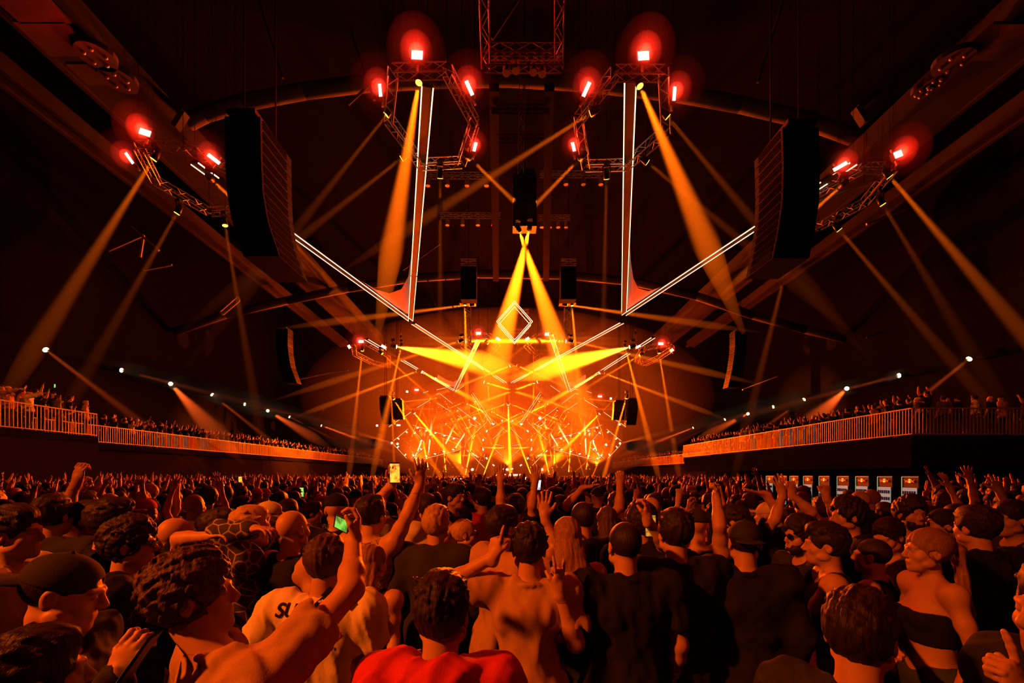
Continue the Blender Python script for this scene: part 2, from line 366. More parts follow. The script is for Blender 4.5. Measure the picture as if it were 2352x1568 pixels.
def line_array(pts, w, label, n, depth=.9, bars=True):
    """pts: left-front edge of the array from top to bottom (world); n cabinets"""
    t = thing('speaker_array', label, 'speaker array', pts[0])
    tot = len(pts) - 1
    def at(u):
        i = min(int(u * tot), tot - 1); f = u * tot - i; return pts[i] + (pts[i + 1] - pts[i]) * f
    for k in range(n):
        a, b = at(k / n), at((k + .93) / n)
        mb = MB(); s = len(mb.v)
        mb.v += [tuple(v) for v in (a, a + Vector((w, 0, 0)), a + Vector((w, depth, .05)), a + Vector((0, depth, .05)), b, b + Vector((w, 0, 0)), b + Vector((w, depth, .05)), b + Vector((0, depth, .05)))]
        mb.f += [(0, 1, 2, 3), (7, 6, 5, 4), (0, 4, 5, 1), (1, 5, 6, 2), (2, 6, 7, 3), (3, 7, 4, 0)]
        cab = mb.build('cabinet', M['black'], t)
        g = MB(); h = (a - b)
        g.v = [tuple(v) for v in (a + Vector((w * .04, -.02, -.02)), a + Vector((w * .96, -.02, -.02)), b + Vector((w * .96, -.02, .02)), b + Vector((w * .04, -.02, .02)))]
        g.v += [(x, y - .015, z) for x, y, z in g.v]; g.f = [(0, 1, 2, 3), (7, 6, 5, 4), (0, 4, 5, 1), (1, 5, 6, 2), (2, 6, 7, 3), (3, 7, 4, 0)]
        g.build('grille', M['black'] if bars == 2 else M['grille'], t)
        if bars is True:
            gg = MB(); s = 1 if bars_side > 0 else 0
            x = w + .012 if bars_side > 0 else -.012
            for j in range(3):
                p0 = a + (b - a) * (j + .6) / 3.6 + Vector((x, .12, 0)); gg.bar(p0, p0 + Vector((0, depth * .75, .05)), .03, .045)
            gg.build('louvre', M['grille'], t)
    top = pts[0]
    MB().bar(top + Vector((w / 2, -.1, .12)), top + Vector((w / 2, depth + .1, .12)), w * .8, .14).build('bumper', M['black'], t)
    MB().tube(top + Vector((w / 2, .1, .2)), Vector((top.x + w / 2, top.y + .1, 29.8)), .03).tube(top + Vector((w / 2, depth, .2)), Vector((top.x + w / 2, top.y + depth, 29.8)), .03).build('chain', M['black'], t)
bars_side = 1
line_array([P(x, y, 14) for x, y in ((516, 268), (517, 360), (521, 440), (533, 510), (560, 590))], 1.1, 'huge black speaker array hanging on the left in front of the hexagon truss', 14, 2.0)
bars_side = -1
line_array([P(x, y, 14) for x, y in ((1797, 292), (1800, 380), (1798, 460), (1788, 530), (1775, 594))], 1.12, 'huge black speaker array hanging on the right in front of the hexagon truss', 14, .2 + 1.4)
bars_side = 1
line_array([P(1178, y, 26) for y in (398, 440, 480, 520)], 1.36, 'plain black speaker array hanging in the centre above two bright lamps', 8, .9, 2)
for px, nm in ((1058, 'left'), (1288, 'right')):
    t = thing('subwoofer_stack', 'square speaker block hanging %s of the central beams' % nm, 'speaker', P(px, 600, 40)); c = P(px + 18, 600, 40.5); MB().tube(c, (c.x, c.y, 29.8), .03, n=5).build('chain', M['black'], t)
    for k in range(4):
        a, b = P(px, 612 + 19 * k, 40), P(px + 36, 612 + 19 * k + 18, 40)
        MB().box((a.x, 40, b.z), (b.x, 41, a.z)).build('cabinet', M['grille'], t)
    MB().truss(P(px, 602, 40.3), P(px + 36, 602, 40.3), .4, .04).build('bumper', M['truss'], t)
    t = thing('tower_truss', 'vertical lamp truss under the square speaker block %s of the diamond' % nm, 'truss', P(px + 10, 700, 50))
    x = px + 16
    MB().truss(P(x, 705, 50), P(x, 790, 50), .7, .05, up=(0, 1, 0)).build('truss_frame', M['truss'], t)
    c = P(x, 695, 50); MB().box(c + Vector((-.9, -.2, -.1)), c + Vector((.9, .8, .5))).build('head_block', M['black'], t)
bars_side = 1
line_array([P(x, y, 50) for x, y in ((634, 755), (634, 800), (640, 840), (655, 880))], 1.3, 'dim far speaker array hanging over the left side of the hall', 10, 1.2)
bars_side = -1
line_array([P(x, y, 50) for x, y in ((1688, 760), (1688, 800), (1682, 845), (1672, 890))], 1.3, 'dim far speaker array hanging over the right side of the hall', 10, 1.2)
line_array([P(x, y, 56) for x, y in ((871, 912), (872, 935), (875, 955), (880, 974))], 1.33, 'curved speaker array left of the stage, outer one', 12, .9)
line_array([P(x, y, 57.6) for x, y in ((897, 918), (898, 945), (900, 963))], 1.45, 'flat speaker block beside the curved array left of the stage', 8, .9, 2)
bars_side = -1
line_array([P(x, y, 56) for x, y in ((1441, 917), (1442, 940), (1440, 960), (1437, 976))], 1.25, 'curved speaker array right of the stage, outer one', 12, .9)
line_array([P(x, y, 57.6) for x, y in ((1411, 922), (1410, 945), (1408, 964))], 1.45, 'flat speaker block beside the curved array right of the stage', 8, .9, 2)
# far short trusses with lamp clusters
for i, (px, nm) in enumerate(((1119, 'left'), (1232, 'right'))):
    t = thing('lamp_ladder', 'vertical lamp ladder hanging %s of the middle V tip' % nm, 'truss', P(px, 830, 66))
    MB().truss(P(px, 815, 66), P(px, 874, 66), .9, .05, up=(0, 1, 0)).build('truss_frame', M['truss'], t)
t = thing('lamp_ladder', 'vertical lamp ladder hanging from the tip of the middle V', 'truss', P(1168, 900, 84)); MB().truss(P(1168, 885, 84), P(1168, 945, 84), .9, .05, up=(0, 1, 0)).build('truss_frame', M['truss'], t)

# ------------------------------------------------------------------ strobes
def strobe(px, py, Y, w, h, tilt, label, energy=0, group=None, halo=True):
    c = P(px, py, Y); t = thing('strobe_light', label, 'strobe light', c, group)
    R = Matrix.Rotation(math.radians(tilt), 3, 'Y')
    MB().obox(c + Vector((0, .10, 0)), R, w / 2 + .04, .09, h / 2 + .04).build('housing', M['fixture'], t)
    MB().obox(c, R, w / 2, .012, h / 2).build('lit_face', M['strobe'], t)
    if Y < 60: MB().obox(c + Vector((0, .22, 0)), R, .04, .04, h / 2 + .25).build('bracket', M['truss'], t)
    if c.z > 3: MB().tube(c + Vector((0, .15, h / 2)), (c.x, c.y + .15, 29.8), .010, n=4).build('hanging_rod', M['black'], t)
    if energy:
        spot(c + Vector((0, -.08, 0)), c + Vector((0, -10, -3.0)), energy, RED, 170, .4, .15, 'strobe_glow', t)
        for rr, mm in ((1.15, 'puff'), (.65, 'puff2'), (.32, 'puff3')): o = MB().ball(c + Vector((0, -.1, 0)), rr * (1 if Y < 40 else 1.6), 20, 12).build('haze_glow', M[mm], t)  # haze shells added to imitate lens bloom round the strobe
    return t
E1 = 850
for a in ((958, 126, 17.5, .42, .32, 3, 'white-hot red strobe above the near left hexagon truss', E1), (1478, 128, 17.5, .42, .32, -3, 'white-hot red strobe above the near right hexagon truss', E1),
          (873, 207, 18.5, .12, .50, -5, 'tall strobe left of the near left hexagon', E1 * .4), (1078, 202, 18.5, .14, .62, -24, 'slanted strobe right of the near left hexagon, upper', E1 * .5), (1091, 337, 22, .14, .42, 14, 'slanted strobe right of the near left hexagon, lower', E1 * .3),
          (1347, 205, 18.5, .14, .62, 24, 'slanted strobe left of the near right hexagon, upper', E1 * .5), (1549, 215, 18.5, .12, .55, 4, 'tall strobe right of the near right hexagon', E1 * .4), (1317, 337, 22, .14, .42, -14, 'slanted strobe left of the near right hexagon, lower', E1 * .3),
          (333, 304, 21, .52, .26, 18, 'bright strobe under the left girder', E1), (297, 363, 22, .12, .62, -35, 'small strobe outside the left hexagon', E1 * .3), (491, 365, 22, .70, .16, 38, 'slanted strobe beside the left speaker array', E1 * .5),
          (2063, 354, 21, .36, .28, -22, 'bright strobe under the right girder', E1 * .8), (1930, 382, 22, .74, .16, -30, 'slanted strobe beside the right speaker array', E1 * .5),
          (1099, 765, 52, .55, .3, 0, 'small strobe on the far left hexagon', E1 * .7), (1257, 767, 52, .55, .3, 0, 'small strobe on the far right hexagon', E1 * .7), (1144, 778, 52, .5, .26, 35, 'tilted strobe left below the central diamond', 0), (1211, 778, 52, .5, .26, -35, 'tilted strobe right below the central diamond', 0),
          (829, 784, 54, .6, .3, 0, 'strobe on the far left side hexagon', E1 * .8), (802, 796, 54, .3, .4, -30, 'outermost strobe on the far left side hexagon', 0), (881, 796, 54, .6, .3, 30, 'strobe beside the LED line of the far left side', 0),
          (1518, 789, 54, .6, .3, 0, 'strobe on the far right side hexagon', E1 * .8), (1543, 804, 54, .4, .3, -35, 'outermost strobe on the far right side hexagon', 0), (1466, 796, 54, .6, .25, -25, 'strobe beside the LED line of the far right side', 0),
          (957, 895, 80, .7, .3, 0, 'strobe above the left speaker block by the stage', E1 * .6), (935, 899, 80, .35, .35, 0, 'dot-like strobe left of the stage top', 0), (1378, 910, 80, .7, .3, 0, 'strobe above the right speaker block by the stage', E1 * .6), (1403, 915, 80, .35, .35, 0, 'dot-like strobe right of the stage top', 0),
          (915, 976, 86, .7, .3, 0, 'strobe below the left stage speaker', 0), (866, 977, 86, .35, .35, 0, 'dot-like strobe at the far left stage edge', 0), (1425, 974, 86, .7, .3, -8, 'strobe below the right stage speaker', 0)):
    strobe(*a)
# ------------------------------------------------------------------ moving heads and their beams
def hall_exit(p, d, lo=HALL_LO, hi=HALL_HI):
    t = 1e9
    for i in range(3):
        if d[i] > 1e-6: t = min(t, (hi[i] - .3 - p[i]) / d[i])
        elif d[i] < -1e-6: t = min(t, (lo[i] + (.3 if i != 2 else .1) - p[i]) / d[i])
    return t
BEAM_W = 21000.
BEAMS = []; GROUP = ['near', 2]          # every lamp, the hazy shaft it lights, and its rig section
def moving_head(src, dst, half, power, label, color=ORANGE, group=None, size=.22, body=True, length=None, lens='lens', cat='moving head light', cone=True):
    """a lamp at src shining a beam of half-angle half towards dst"""
    p, q = Vector(src), Vector(dst); d = (q - p).normalized(); r = size / 2
    t = thing('moving_head_light', label, cat, p, group)
    MB().tube(p - d * size * 1.5, p - d * .01, r * .8, r * 1.05, n=10).build('lamp_head', M['fixture'], t, True)
    MB().tube(p - d * .008, p + d * .012, r * .9, n=14).build('lit_lens', M[lens], t)
    if body:
        side = d.cross(Vector((0, 0, 1))); side = side.normalized() if side.length > .1 else Vector((1, 0, 0))
        cc = p - d * size * .8; up = 1 if p.z > 5 else -1; b = MB()
        for s in (-1, 1): b.bar(cc + side * s * r * 1.2, cc + side * s * r * 1.2 + Vector((0, 0, up * size * 1.1)), .05, .04, up=side)
        b.bar(cc - side * r * 1.3 + Vector((0, 0, up * size * 1.1)), cc + side * r * 1.3 + Vector((0, 0, up * size * 1.1)), .08, .05); b.build('yoke', M['fixture'], t)
        MB().box(cc + Vector((-r * .9, -r * .9, up * size * 1.1 if up > 0 else -size * 1.7)), cc + Vector((r * .9, r * .9, size * 1.7 if up > 0 else -size * 1.1))).build('base', M['fixture'], t)
    if p.z > 5 and abs(p.x) < 30: MB().tube(p + Vector((0, 0, size * .8)), (p.x, p.y, 29.8), .009, n=4).build('hanging_rod', M['black'], t)
    L = min(hall_exit(p, d), length or 10.)
    a = math.radians(half)
    if power:
        s = spot(p + d * .03, p + d, BEAM_W * power * (4. / max(half, 1.2)), color, 2 * half, .7, max(.02, r * .5), 'lamp_light', t)
        if cone:
            n = 14; R = d.to_track_quat('Z', 'Y').to_matrix(); mb = MB()
            L2 = min(hall_exit(p, d), L * 1.7); rings = [(.03, r * .95), (L, r * .95 + L * math.tan(a)), (L2, .08)] if L2 > L * 1.05 else [(.03, r * .95), (L, r * .95 + L * math.tan(a))]
            for tt, rr in rings:
                for k in range(n): mb.v.append(tuple(p + d * tt + R @ Vector((rr * math.cos(2 * PI * k / n), rr * math.sin(2 * PI * k / n), 0))))
            m_ = len(rings) - 1; mb.f = [(j * n + k, j * n + (k + 1) % n, (j + 1) * n + (k + 1) % n, (j + 1) * n + k) for j in range(m_) for k in range(n)] + [tuple(range(n))[::-1], tuple(range(m_ * n, (m_ + 1) * n))]
            o = mb.build('light_beam', M['haze' if p.y < 40 else 'haze_mid' if p.y < 60 else 'haze_far'], t); BEAMS.append((s, o, GROUP[0] + str(len(BEAMS) // GROUP[1]))); o['label'] = 'hazy shaft of light from the lamp'
    return t
def mh(px, py, Y, tx, ty, half, power, label, dY=0., **k):
    p = P(px, py, Y); q = P(tx, ty, Y + dY); return moving_head(p, q, half, power, label, **k)
# near rig
NEAR = (
 (962, 190, 18.3, 895, 600, 3.8, 9.0, 'lamp under the near left hexagon throwing a wide golden beam down to the left', -1),
 (887, 264, 20, 700, 500, 2.2, .55, 'lamp at the left corner of the near left hexagon, thin dim beam', 1),
 (922, 364, 22.5, 690, 545, 2.2, .5, 'lamp low on the near left hexagon, dim beam to the lower left', 1),
 (1079, 363, 22.5, 1180, 462, 1.8, 2.4, 'lamp right of the near left hexagon, beam slanting behind the central array', 3.6),
 (1011, 409, 22.5, 1011, 640, 1.7, .55, 'lamp hanging under the near left hexagon, narrow beam straight down', 3),
 (1470, 198, 18.3, 1622, 560, 4.0, 7.5, 'lamp under the near right hexagon throwing a wide golden beam down to the right', -1),
 (1356, 261, 19.5, 1160, 385, 2.0, 1.7, 'lamp left of the near right hexagon, long beam crossing to the lower left', 2),
 (1332, 364, 22.5, 1235, 465, 1.8, 2.4, 'lamp low left of the near right hexagon, beam slanting behind the central array', 3.6),
 (1534, 269, 20, 1705, 475, 2.2, .5, 'lamp at the right corner of the near right hexagon, thin dim beam', 1),
 (1487, 373, 22.5, 1640, 500, 2.2, .45, 'lamp low right of the near right hexagon, dim beam to the lower right', 1),
 (1393, 411, 22.5, 1388, 640, 1.7, .5, 'lamp hanging under the near right hexagon, narrow beam straight down', 3),
 (352, 366, 21, 240, 545, 2.6, 1.7, 'lamp on the left side hexagon, orange beam to the lower left', 0),
 (487, 413, 23, 545, 468, 2.0, 2.0, 'lamp between the left side hexagon and the speaker array, beam passing behind the array', 2.6),
 (406, 490, 24, 330, 625, 2.2, .45, 'lamp under the left side hexagon, faint beam to the lower left', 0),
 (517, 518, 25, 548, 700, 1.8, .5, 'lamp just left of the foot of the left speaker array, faint beam down', 0),
 (2044, 406, 22, 2175, 560, 2.3, 1.9, 'lamp on the right side hexagon, orange beam to the lower right', 0),
 (1931, 428, 23, 1865, 488, 1.9, 2.6, 'lamp right of the right speaker array, bright beam to the lower left', 2.4),
 (1928, 528, 24, 2075, 700, 2.0, .6, 'lamp under the right side hexagon, beam to the lower right', 0),
 (1815, 580, 25, 1745, 860, 1.8, .6, 'lamp hidden behind the foot of the right speaker array, thin beam down', 0),
 (2028, 470, 24, 2130, 640, 2.4, .3, 'lamp right of the right speaker array, very faint beam to the lower right', 0),
 (640, 520, 25, 760, 650, 2.6, .55, 'lamp hidden behind the left speaker array, faint beam to the lower right', 2),
 (1215, 528, 25.9, 1178, 680, 6.5, 48.0, 'right one of the two bright lamps under the central array, beam to the lower left', 4),
 (1193, 531, 25.9, 1250, 700, 6.0, 34., 'left one of the two bright lamps under the central array, beam to the lower right', 4),
)
for px, py, Y, tx, ty, hf, pw, lab, dY in NEAR: mh(px, py, Y, tx, ty, hf, pw, lab, dY, size=.30, length=6.5 if 7 < pw < 10 else 14 if pw > 10 else 9)
# middle rig
GROUP[:] = ['mid', 2]
MID = (
 (1068, 701, 49, 1070, 800, 1.8, 2.6, 'lamp on the left tower truss, bright beam straight down'),
 (1078, 700, 47.8, 900, 722, 1.9, 1.3, 'lamp on the left tower truss, level beam to the left'),
 (1314, 702, 49, 1322, 800, 1.8, 2.4, 'lamp on the right tower truss, bright beam straight down'),
 (1303, 700, 47.8, 1500, 728, 1.9, 1.3, 'lamp on the right tower truss, level beam to the right'),
 (911, 796, 52, 1010, 815, 9, 24., 'glaring lamp left of the diamond with a wide golden flare to the right'),
 (921, 798, 53.4, 897, 905, 2.0, 1.5, 'lamp beside the glaring lamp on the left, beam down'),
 (1446, 797, 52, 1350, 822, 9, 30., 'glaring lamp right of the diamond with a wide golden flare to the left'),
 (1070, 783, 51.1, 1180, 783, 2.6, 7.0, 'lamp left under the diamond, level beam to the right'),
 (1300, 783, 51.1, 1180, 783, 2.6, 7.0, 'lamp right under the diamond, level beam to the left'),
 (1437, 800, 53.4, 1478, 960, 2.2, 2.0, 'lamp beside the glaring lamp on the right, beam down'),
 (1053, 784, 47.9, 965, 812, 1.8, 1.2, 'lamp left of the far left hexagon, thin beam to the left'),
 (1317, 784, 47.9, 1400, 803, 1.8, 1.2, 'lamp right of the far right hexagon, thin beam to the right'),
 (1171, 840, 66, 1060, 884, 1.8, 4.0, 'lamp in the centre below the diamond, beam to the lower left'),
 (1187, 839, 66, 1290, 884, 1.8, 2.6, 'lamp in the centre below the diamond, beam to the lower right'),
 (1112, 877, 64.8, 1180, 898, 1.9, 5.0, 'lamp at the foot of the left lamp ladder, beam to the right'),
 (1234, 877, 64.8, 1170, 900, 1.9, 6.0, 'lamp at the foot of the right lamp ladder, beam to the left'),
 (1121, 880, 66, 1125, 960, 1.6, 1.6, 'lamp at the foot of the left lamp ladder, beam down'),
 (1226, 880, 66, 1224, 960, 1.6, 1.6, 'lamp at the foot of the right lamp ladder, beam down'),
 (956, 853, 66, 850, 893, 1.9, 2.0, 'lamp on the far left LED line, beam to the lower left'),
 (969, 854, 66, 1040, 892, 3.2, 8.0, 'bright lamp on the far left LED line, beam along it to the right'),
 (1377, 856, 66, 1315, 892, 3.0, 8.0, 'bright lamp on the far right LED line, beam along it to the left'),
 (1388, 857, 66, 1475, 890, 1.9, 1.6, 'lamp on the far right LED line, beam to the lower right'),
 (832, 806, 54, 822, 900, 1.9, .9, 'lamp under the far left side hexagon, faint beam down'),
 (1514, 811, 54, 1530, 910, 1.9, .9, 'lamp under the far right side hexagon, faint beam down'),
 (878, 812, 56, 945, 872, 1.6, 1.1, 'lamp between the far left side hexagon and the LED line, thin beam'),
 (1469, 816, 56, 1400, 858, 1.6, 1.1, 'lamp between the far right side hexagon and the LED line, thin beam'),
 (1121, 789, 56, 1150, 815, 1.5, .9, 'lamp on the far left hexagon, thin beam to the lower right'),
 (1212, 789, 56, 1180, 815, 1.5, .9, 'lamp on the far right hexagon, thin beam to the lower left'),
 (899, 911, 55.2, 900, 935, 1.5, .8, 'lamp on top of the left stage speakers, short beam down'),
 (905, 917, 54.4, 925, 950, 2.0, 2.0, 'lamp between the left stage speakers, beam to the lower right'),
 (1438, 915, 55, 1428, 950, 1.9, 2.4, 'lamp between the right stage speakers, beam down'),
 (952, 949, 80, 984, 987, 3.0, 9., 'bright lamp left of the stage frames, golden beam to the lower right'),
 (1377, 950, 80, 1342, 985, 3.0, 9., 'bright lamp right of the stage frames, golden beam to the lower left'),
 (1167, 930, 82, 1172, 1075, 2.2, 26., 'lamp at the foot of the central ladder, dazzling golden beam straight down'),
 (1164, 927, 81, 1090, 952, 1.5, 3.0, 'lamp at the foot of the central ladder, beam to the left'),
 (1171, 927, 80.4, 1240, 955, 1.5, 3.0, 'lamp at the foot of the central ladder, beam to the right'),
)
for px, py, Y, tx, ty, hf, pw, lab in MID:
    mh(px, py, Y, tx, ty, hf, pw * 4.5, lab, size=.36 if pw < 4 else .46, body=Y < 60, length=9 if hf > 5 else 12, lens='lensw' if pw >= 4 else 'lens')
# wall lamps above both balconies
GROUP[:] = ['wall', 3]
WALL = (
 (105, 803, 31.5, 300, 952, 2.4, .8, 'lamp high on the left wall nearest the camera, dim beam to the lower right'),
 (279, 850, 39, 480, 902, 1.8, .5, 'second lamp on the left wall, thin level beam'),
 (392, 881, 43, 500, 1000, 6.0, 2.6, 'brightest lamp on the left wall throwing a wide orange cone onto the balcony'),
 (487, 906, 48, 600, 995, 2.2, .8, 'lamp on the left wall after the brightest one, narrow beam'),
 (562, 928, 53, 620, 940, 1.8, .3, 'small lamp on the left wall above the curtain'),
 (615, 943, 57, 700, 993, 4.0, 2.6, 'bright lamp on the left wall half way to the stage, wide orange cone'),
 (665, 957, 64, 720, 985, 1.6, .3, 'small faint lamp on the left wall towards the stage'),
 (738, 977, 76, 835, 1012, 3.0, 2.6, 'last bright lamp on the left wall before the stage'),
 (2226, 824, 32.5, 2150, 885, 2.0, .9, 'lamp high on the right wall nearest the camera, beam to the lower left'),
 (2065, 862, 38, 1950, 892, 1.6, .7, 'second lamp on the right wall, thin level beam'),
 (1945, 892, 43, 1880, 955, 5.5, 2.8, 'brightest lamp on the right wall throwing a wide orange cone'),
 (1847, 917, 49, 1800, 950, 2.0, .7, 'lamp on the right wall after the brightest one, short beam'),
 (1776, 934, 54, 1700, 955, 1.5, .3, 'small lamp on the right wall, faint beam'),
 (1718, 950, 59, 1655, 982, 3.6, 2.6, 'bright lamp on the right wall half way to the stage'),
 (1665, 963, 65, 1640, 975, 1.5, .2, 'small faint lamp on the right wall towards the stage'),
 (1592, 982, 78, 1530, 1006, 3.0, 2.4, 'last bright lamp on the right wall before the stage'),
)
for px, py, Y, tx, ty, hf, pw, lab in WALL:
    p = P(px, py, Y)
    t = mh(px, py, Y, tx, ty, hf, pw, lab, -5 if hf > 3 else 0, size=.42, body=False, color=(1, .10, .01), lens='lensw', length=11 if hf < 3 else 9)
    MB().box(p + Vector((-.1 if px > 1166 else -1.2, .1, -.06)), p + Vector((1.2 if px > 1166 else .1, .2, .06))).build('wall_bracket', M['fixture'], t)
for a in ((0, 900, 1017, 93, 0, 762, 1.6, 2.4, 'outermost stage lamp on the left, long beam rising to the left'), (0, 913, 1019, 93, 700, 1017, .8, 1.0, 'stage lamp inside the left diamond, level beam to the left'),
          (0, 1424, 1018, 93, 2352, 790, 1.6, 2.4, 'outermost stage lamp on the right, long beam rising to the right'), (0, 1392, 1021, 93, 1620, 1032, .8, .8, 'stage lamp inside the right diamond, level beam to the right')):
    px, py, Y, tx, ty, hf, pw, lab = a[1:]; q = P(tx, ty, 30)
    moving_head(P(px, py, Y - 1), q, hf, pw, lab, size=.5, body=False, length=40, lens='lensw')
# ------------------------------------------------------------------ stage
SY = 92
WASH, WASH2, WBACK, WBANK = 320000., 110000., 50000., 170000.
WCOL = (1, .085, .0015)
M['stage'] = mat('stage_set', (.008, .007, .006), 1., spec=0)
M['stage_fabric'] = mat('stage_fabric', (.55, .42, .35), .8)
t = thing('stage_deck', 'black stage deck across the end of the hall', 'stage', (0, 90, 0)); MB().box((-24, 89.5, 0), (24, 102.7, 1.5)).build('deck', M['black'], t)
MB().box((-27, 102.8, 1.5), (27, 103, 19)).build('backdrop_cloth', M['stage'], t)
t = thing('dj_booth', 'long booth front with glowing show lettering at the foot of the stage', 'booth', (0, 89, 1.5))
c = P(1166, 1090, 88); MB().box((c.x - 5, 88.6, 0), (c.x + 5, 90, 1.95)).build('booth_front', M['black'], t)
M['letter'] = mat('lit_letter', (.1, .1, .1), .4, emit=(1, .72, .62), es=2.6)
def text_mesh(txt, size, m, name, parent, loc, shear=0., extrude=.01, sx=1.):
    cu = bpy.data.curves.new('txt', 'FONT'); cu.body = txt; cu.size = size; cu.shear = shear; cu.extrude = extrude; cu.align_x = 'CENTER'; cu.align_y = 'CENTER'; cu.offset = size * .02
    o = bpy.data.objects.new('txt', cu); COL.objects.link(o); dg = bpy.context.evaluated_depsgraph_get()
    me = bpy.data.meshes.new_from_object(o.evaluated_get(dg)); bpy.data.objects.remove(o)
    me.transform(Matrix.Translation(Vector(loc) - (parent.location if parent else Vector())) @ Matrix.Rotation(PI / 2, 4, 'X') @ Matrix.Diagonal((sx, 1, 1, 1)))
    me.materials.clear(); me.materials.append(m); r = bpy.data.objects.new(name, me); COL.objects.link(r); r.parent = parent; return r
text_mesh('I AM ZERO PROJECT', .46, M['letter'], 'lettering', t, P(1165, 1090.5, 88.5), .3, .02, 1.22)
def frame(label, segs, Y=SY, sails=(), dbl=None, strip=.07):
    t = thing('led_outline', label, 'light frame', P(segs[0][0], segs[0][1], Y))
    b = MB()
    for x0, y0, x1, y1 in segs:
        p, q = P(x0, y0, Y), P(x1, y1, Y)
        MB().bar(p, q, strip, strip, up=(0, 1, 0)).build('led_strip', M['stage_strip'], t)
        b.bar(p + Vector((0, .2, 0)), q + Vector((0, .2, 0)), .3, .3, up=(0, 1, 0))
        if dbl:
            d = (q - p).normalized(); n = Vector((d.z, 0, -d.x)) * dbl
            MB().bar(p + n, q + n, strip, strip, up=(0, 1, 0)).build('led_strip', M['stage_strip'], t)
    b.build('profile', M['black'], t)
    for s in sails:
        vs = [tuple(P(x, y, Y + .3)) for x, y in s]; mb = MB(); mb.v = vs + [(x, y + .05, z) for x, y, z in vs]; n = len(vs)
        mb.f = [tuple(range(n)), tuple(range(2 * n - 1, n - 1, -1))]; mb.build('sail_fabric', M['stage_fabric'], t)
    return t
MX = 2330.5
def mir(segs): return [(MX - a, b, MX - c, d) for a, b, c, d in segs]
def mirp(ps): return [[(MX - x, y) for x, y in s][::-1] for s in ps]
for nm, f, g in (('left', lambda s: s, lambda s: s), ('right', mir, mirp)):
    frame('outermost diamond of LED lines on the %s end of the stage' % nm, f([(904, 1012, 937, 985), (948, 986, 976, 1018), (904, 1020, 934, 1052), (943, 1053, 976, 1026)]))
    frame('horn-shaped pair of LED lines opening between the %s diamond and the centre' % nm, f([(948, 976, 982, 986), (996, 991, 1058, 1009), (956, 1058, 1059, 1032)]), sails=g([[(1040, 1001), (1058, 1001), (1058, 1008)], [(1045, 1037), (1058, 1033), (1054, 1040), (1040, 1042)]]))
    frame('large central diamond of LED lines, %s half' % nm, f([(1074, 1010, 1117, 970), (1074, 1034, 1113, 1074)]), sails=g([[(1090, 994), (1117, 970), (1106, 984), (1092, 1000)], [(1074, 1034), (1092, 1050), (1076, 1042)]]))
    frame('small inner diamond of LED lines, %s half' % nm, f([(1132, 1008, 1157, 984), (1132, 1026, 1157, 1051), (1137, 1021, 1154, 1023)]), Y=SY - 1)
    frame('long slanted LED line pointing at the centre from the upper %s' % nm, f([(1086, 902, 1132, 972)]), Y=86, dbl=.35)
    frame('slanted LED lines below the upper rig, %s of centre, longest pair' % nm, f([(1050, 935, 1104, 975), (1077, 970, 1097, 982), (1050, 954, 1058, 959)]), Y=88)
    frame('roof-shaped LED lines over the %s part of the stage' % nm, f([(958, 936, 988, 918), (1002, 906, 1008, 903), (1009, 903, 1040, 927), (1004, 925, 1035, 945)]), Y=84, sails=g([[(1002, 908), (1009, 903), (1040, 927), (1032, 924), (1012, 911)]]))
    frame('short LED dashes climbing outwards beside the %s stage speakers' % nm, f([(927, 958, 944, 946), (908, 969, 917, 964), (893, 980, 904, 972)]), Y=82)
    frame('thin LED line behind the tip of the smaller V on the %s' % nm, f([(1003, 895, 1026, 890), (1045, 900, 1066, 885), (972, 902, 984, 898)]), Y=88)
# stage scenery: towers, dark upright block
for nm, x0, x1 in (('left', 1059, 1074), ('right', 1257, 1271)):
    t = thing('stage_tower', 'upright scenic tower beside the central diamond on the %s' % nm, 'tower', P(x0, 1090, 94)); a, b = P(x0, 1090, 94), P(x1, 968, 94)
    MB().box((a.x, 94, 1.5), (b.x, 96, b.z)).build('tower_panel', M['stage_fabric'], t)
    MB().truss(Vector((b.x + .3, 94.5, 1.5)), Vector((b.x + .3, 94.5, b.z)), .5, .04, up=(0, 1, 0)).build('tower_truss', M['truss'], t)
for nm, px in (('left', 1087), ('right', 1238)):
    t = thing('lamp_ladder', 'short vertical lamp ladder above the slanted LED line on the %s' % nm, 'truss', P(px, 890, 84)); MB().truss(P(px, 870, 84), P(px, 905, 84), .9, .05, up=(0, 1, 0)).build('truss_frame', M['truss'], t)
# strobe lamps on the frames (white-pink bars)
k = 0
for (x, y, tl) in ((934, 992, 40), (915, 1007, 40), (914, 1026, -45), (931, 1044, -50), (953, 994, -50), (968, 1012, -50), (967, 1031, 40), (949, 1045, 42),
                   (959, 982, -14), (979, 989, -14), (1000, 994, -14), (1021, 1000, -14), (1042, 1007, -14), (958, 1052, 14), (979, 1047, 14), (999, 1042, 14), (1020, 1037, 14), (1041, 1032, 14)):
    for s in (0, 1):
        strobe(MX - x if s else x, y, SY - .5, .42, .2, -tl if s else tl, 'white bar strobe on the stage LED frames %s of centre' % ('right' if s else 'left'), 0, 'bar strobes on the %s stage frames' % ('right' if s else 'left'))
cx, cyy, rr = 1165, 1021, 56.5
for i in range(16):
    a = 2 * PI * (i + .5) / 16
    strobe(cx + rr * math.cos(a), cyy - rr * math.sin(a), SY - .5, .42, .2, math.degrees(-a) + 90, 'white bar strobe in the ring around the centre of the stage', 0, 'bar strobes in the central stage ring')
for x in (1132, 1198): strobe(x, 973 + (0 if x < 1165 else 1), 85.5, .45, .22, 35 if x < 1165 else -35, 'bar strobe at the inner tip of the slanted LED line, %s of centre' % ('left' if x < 1165 else 'right'))
GROUP[:] = ['stage', 11]
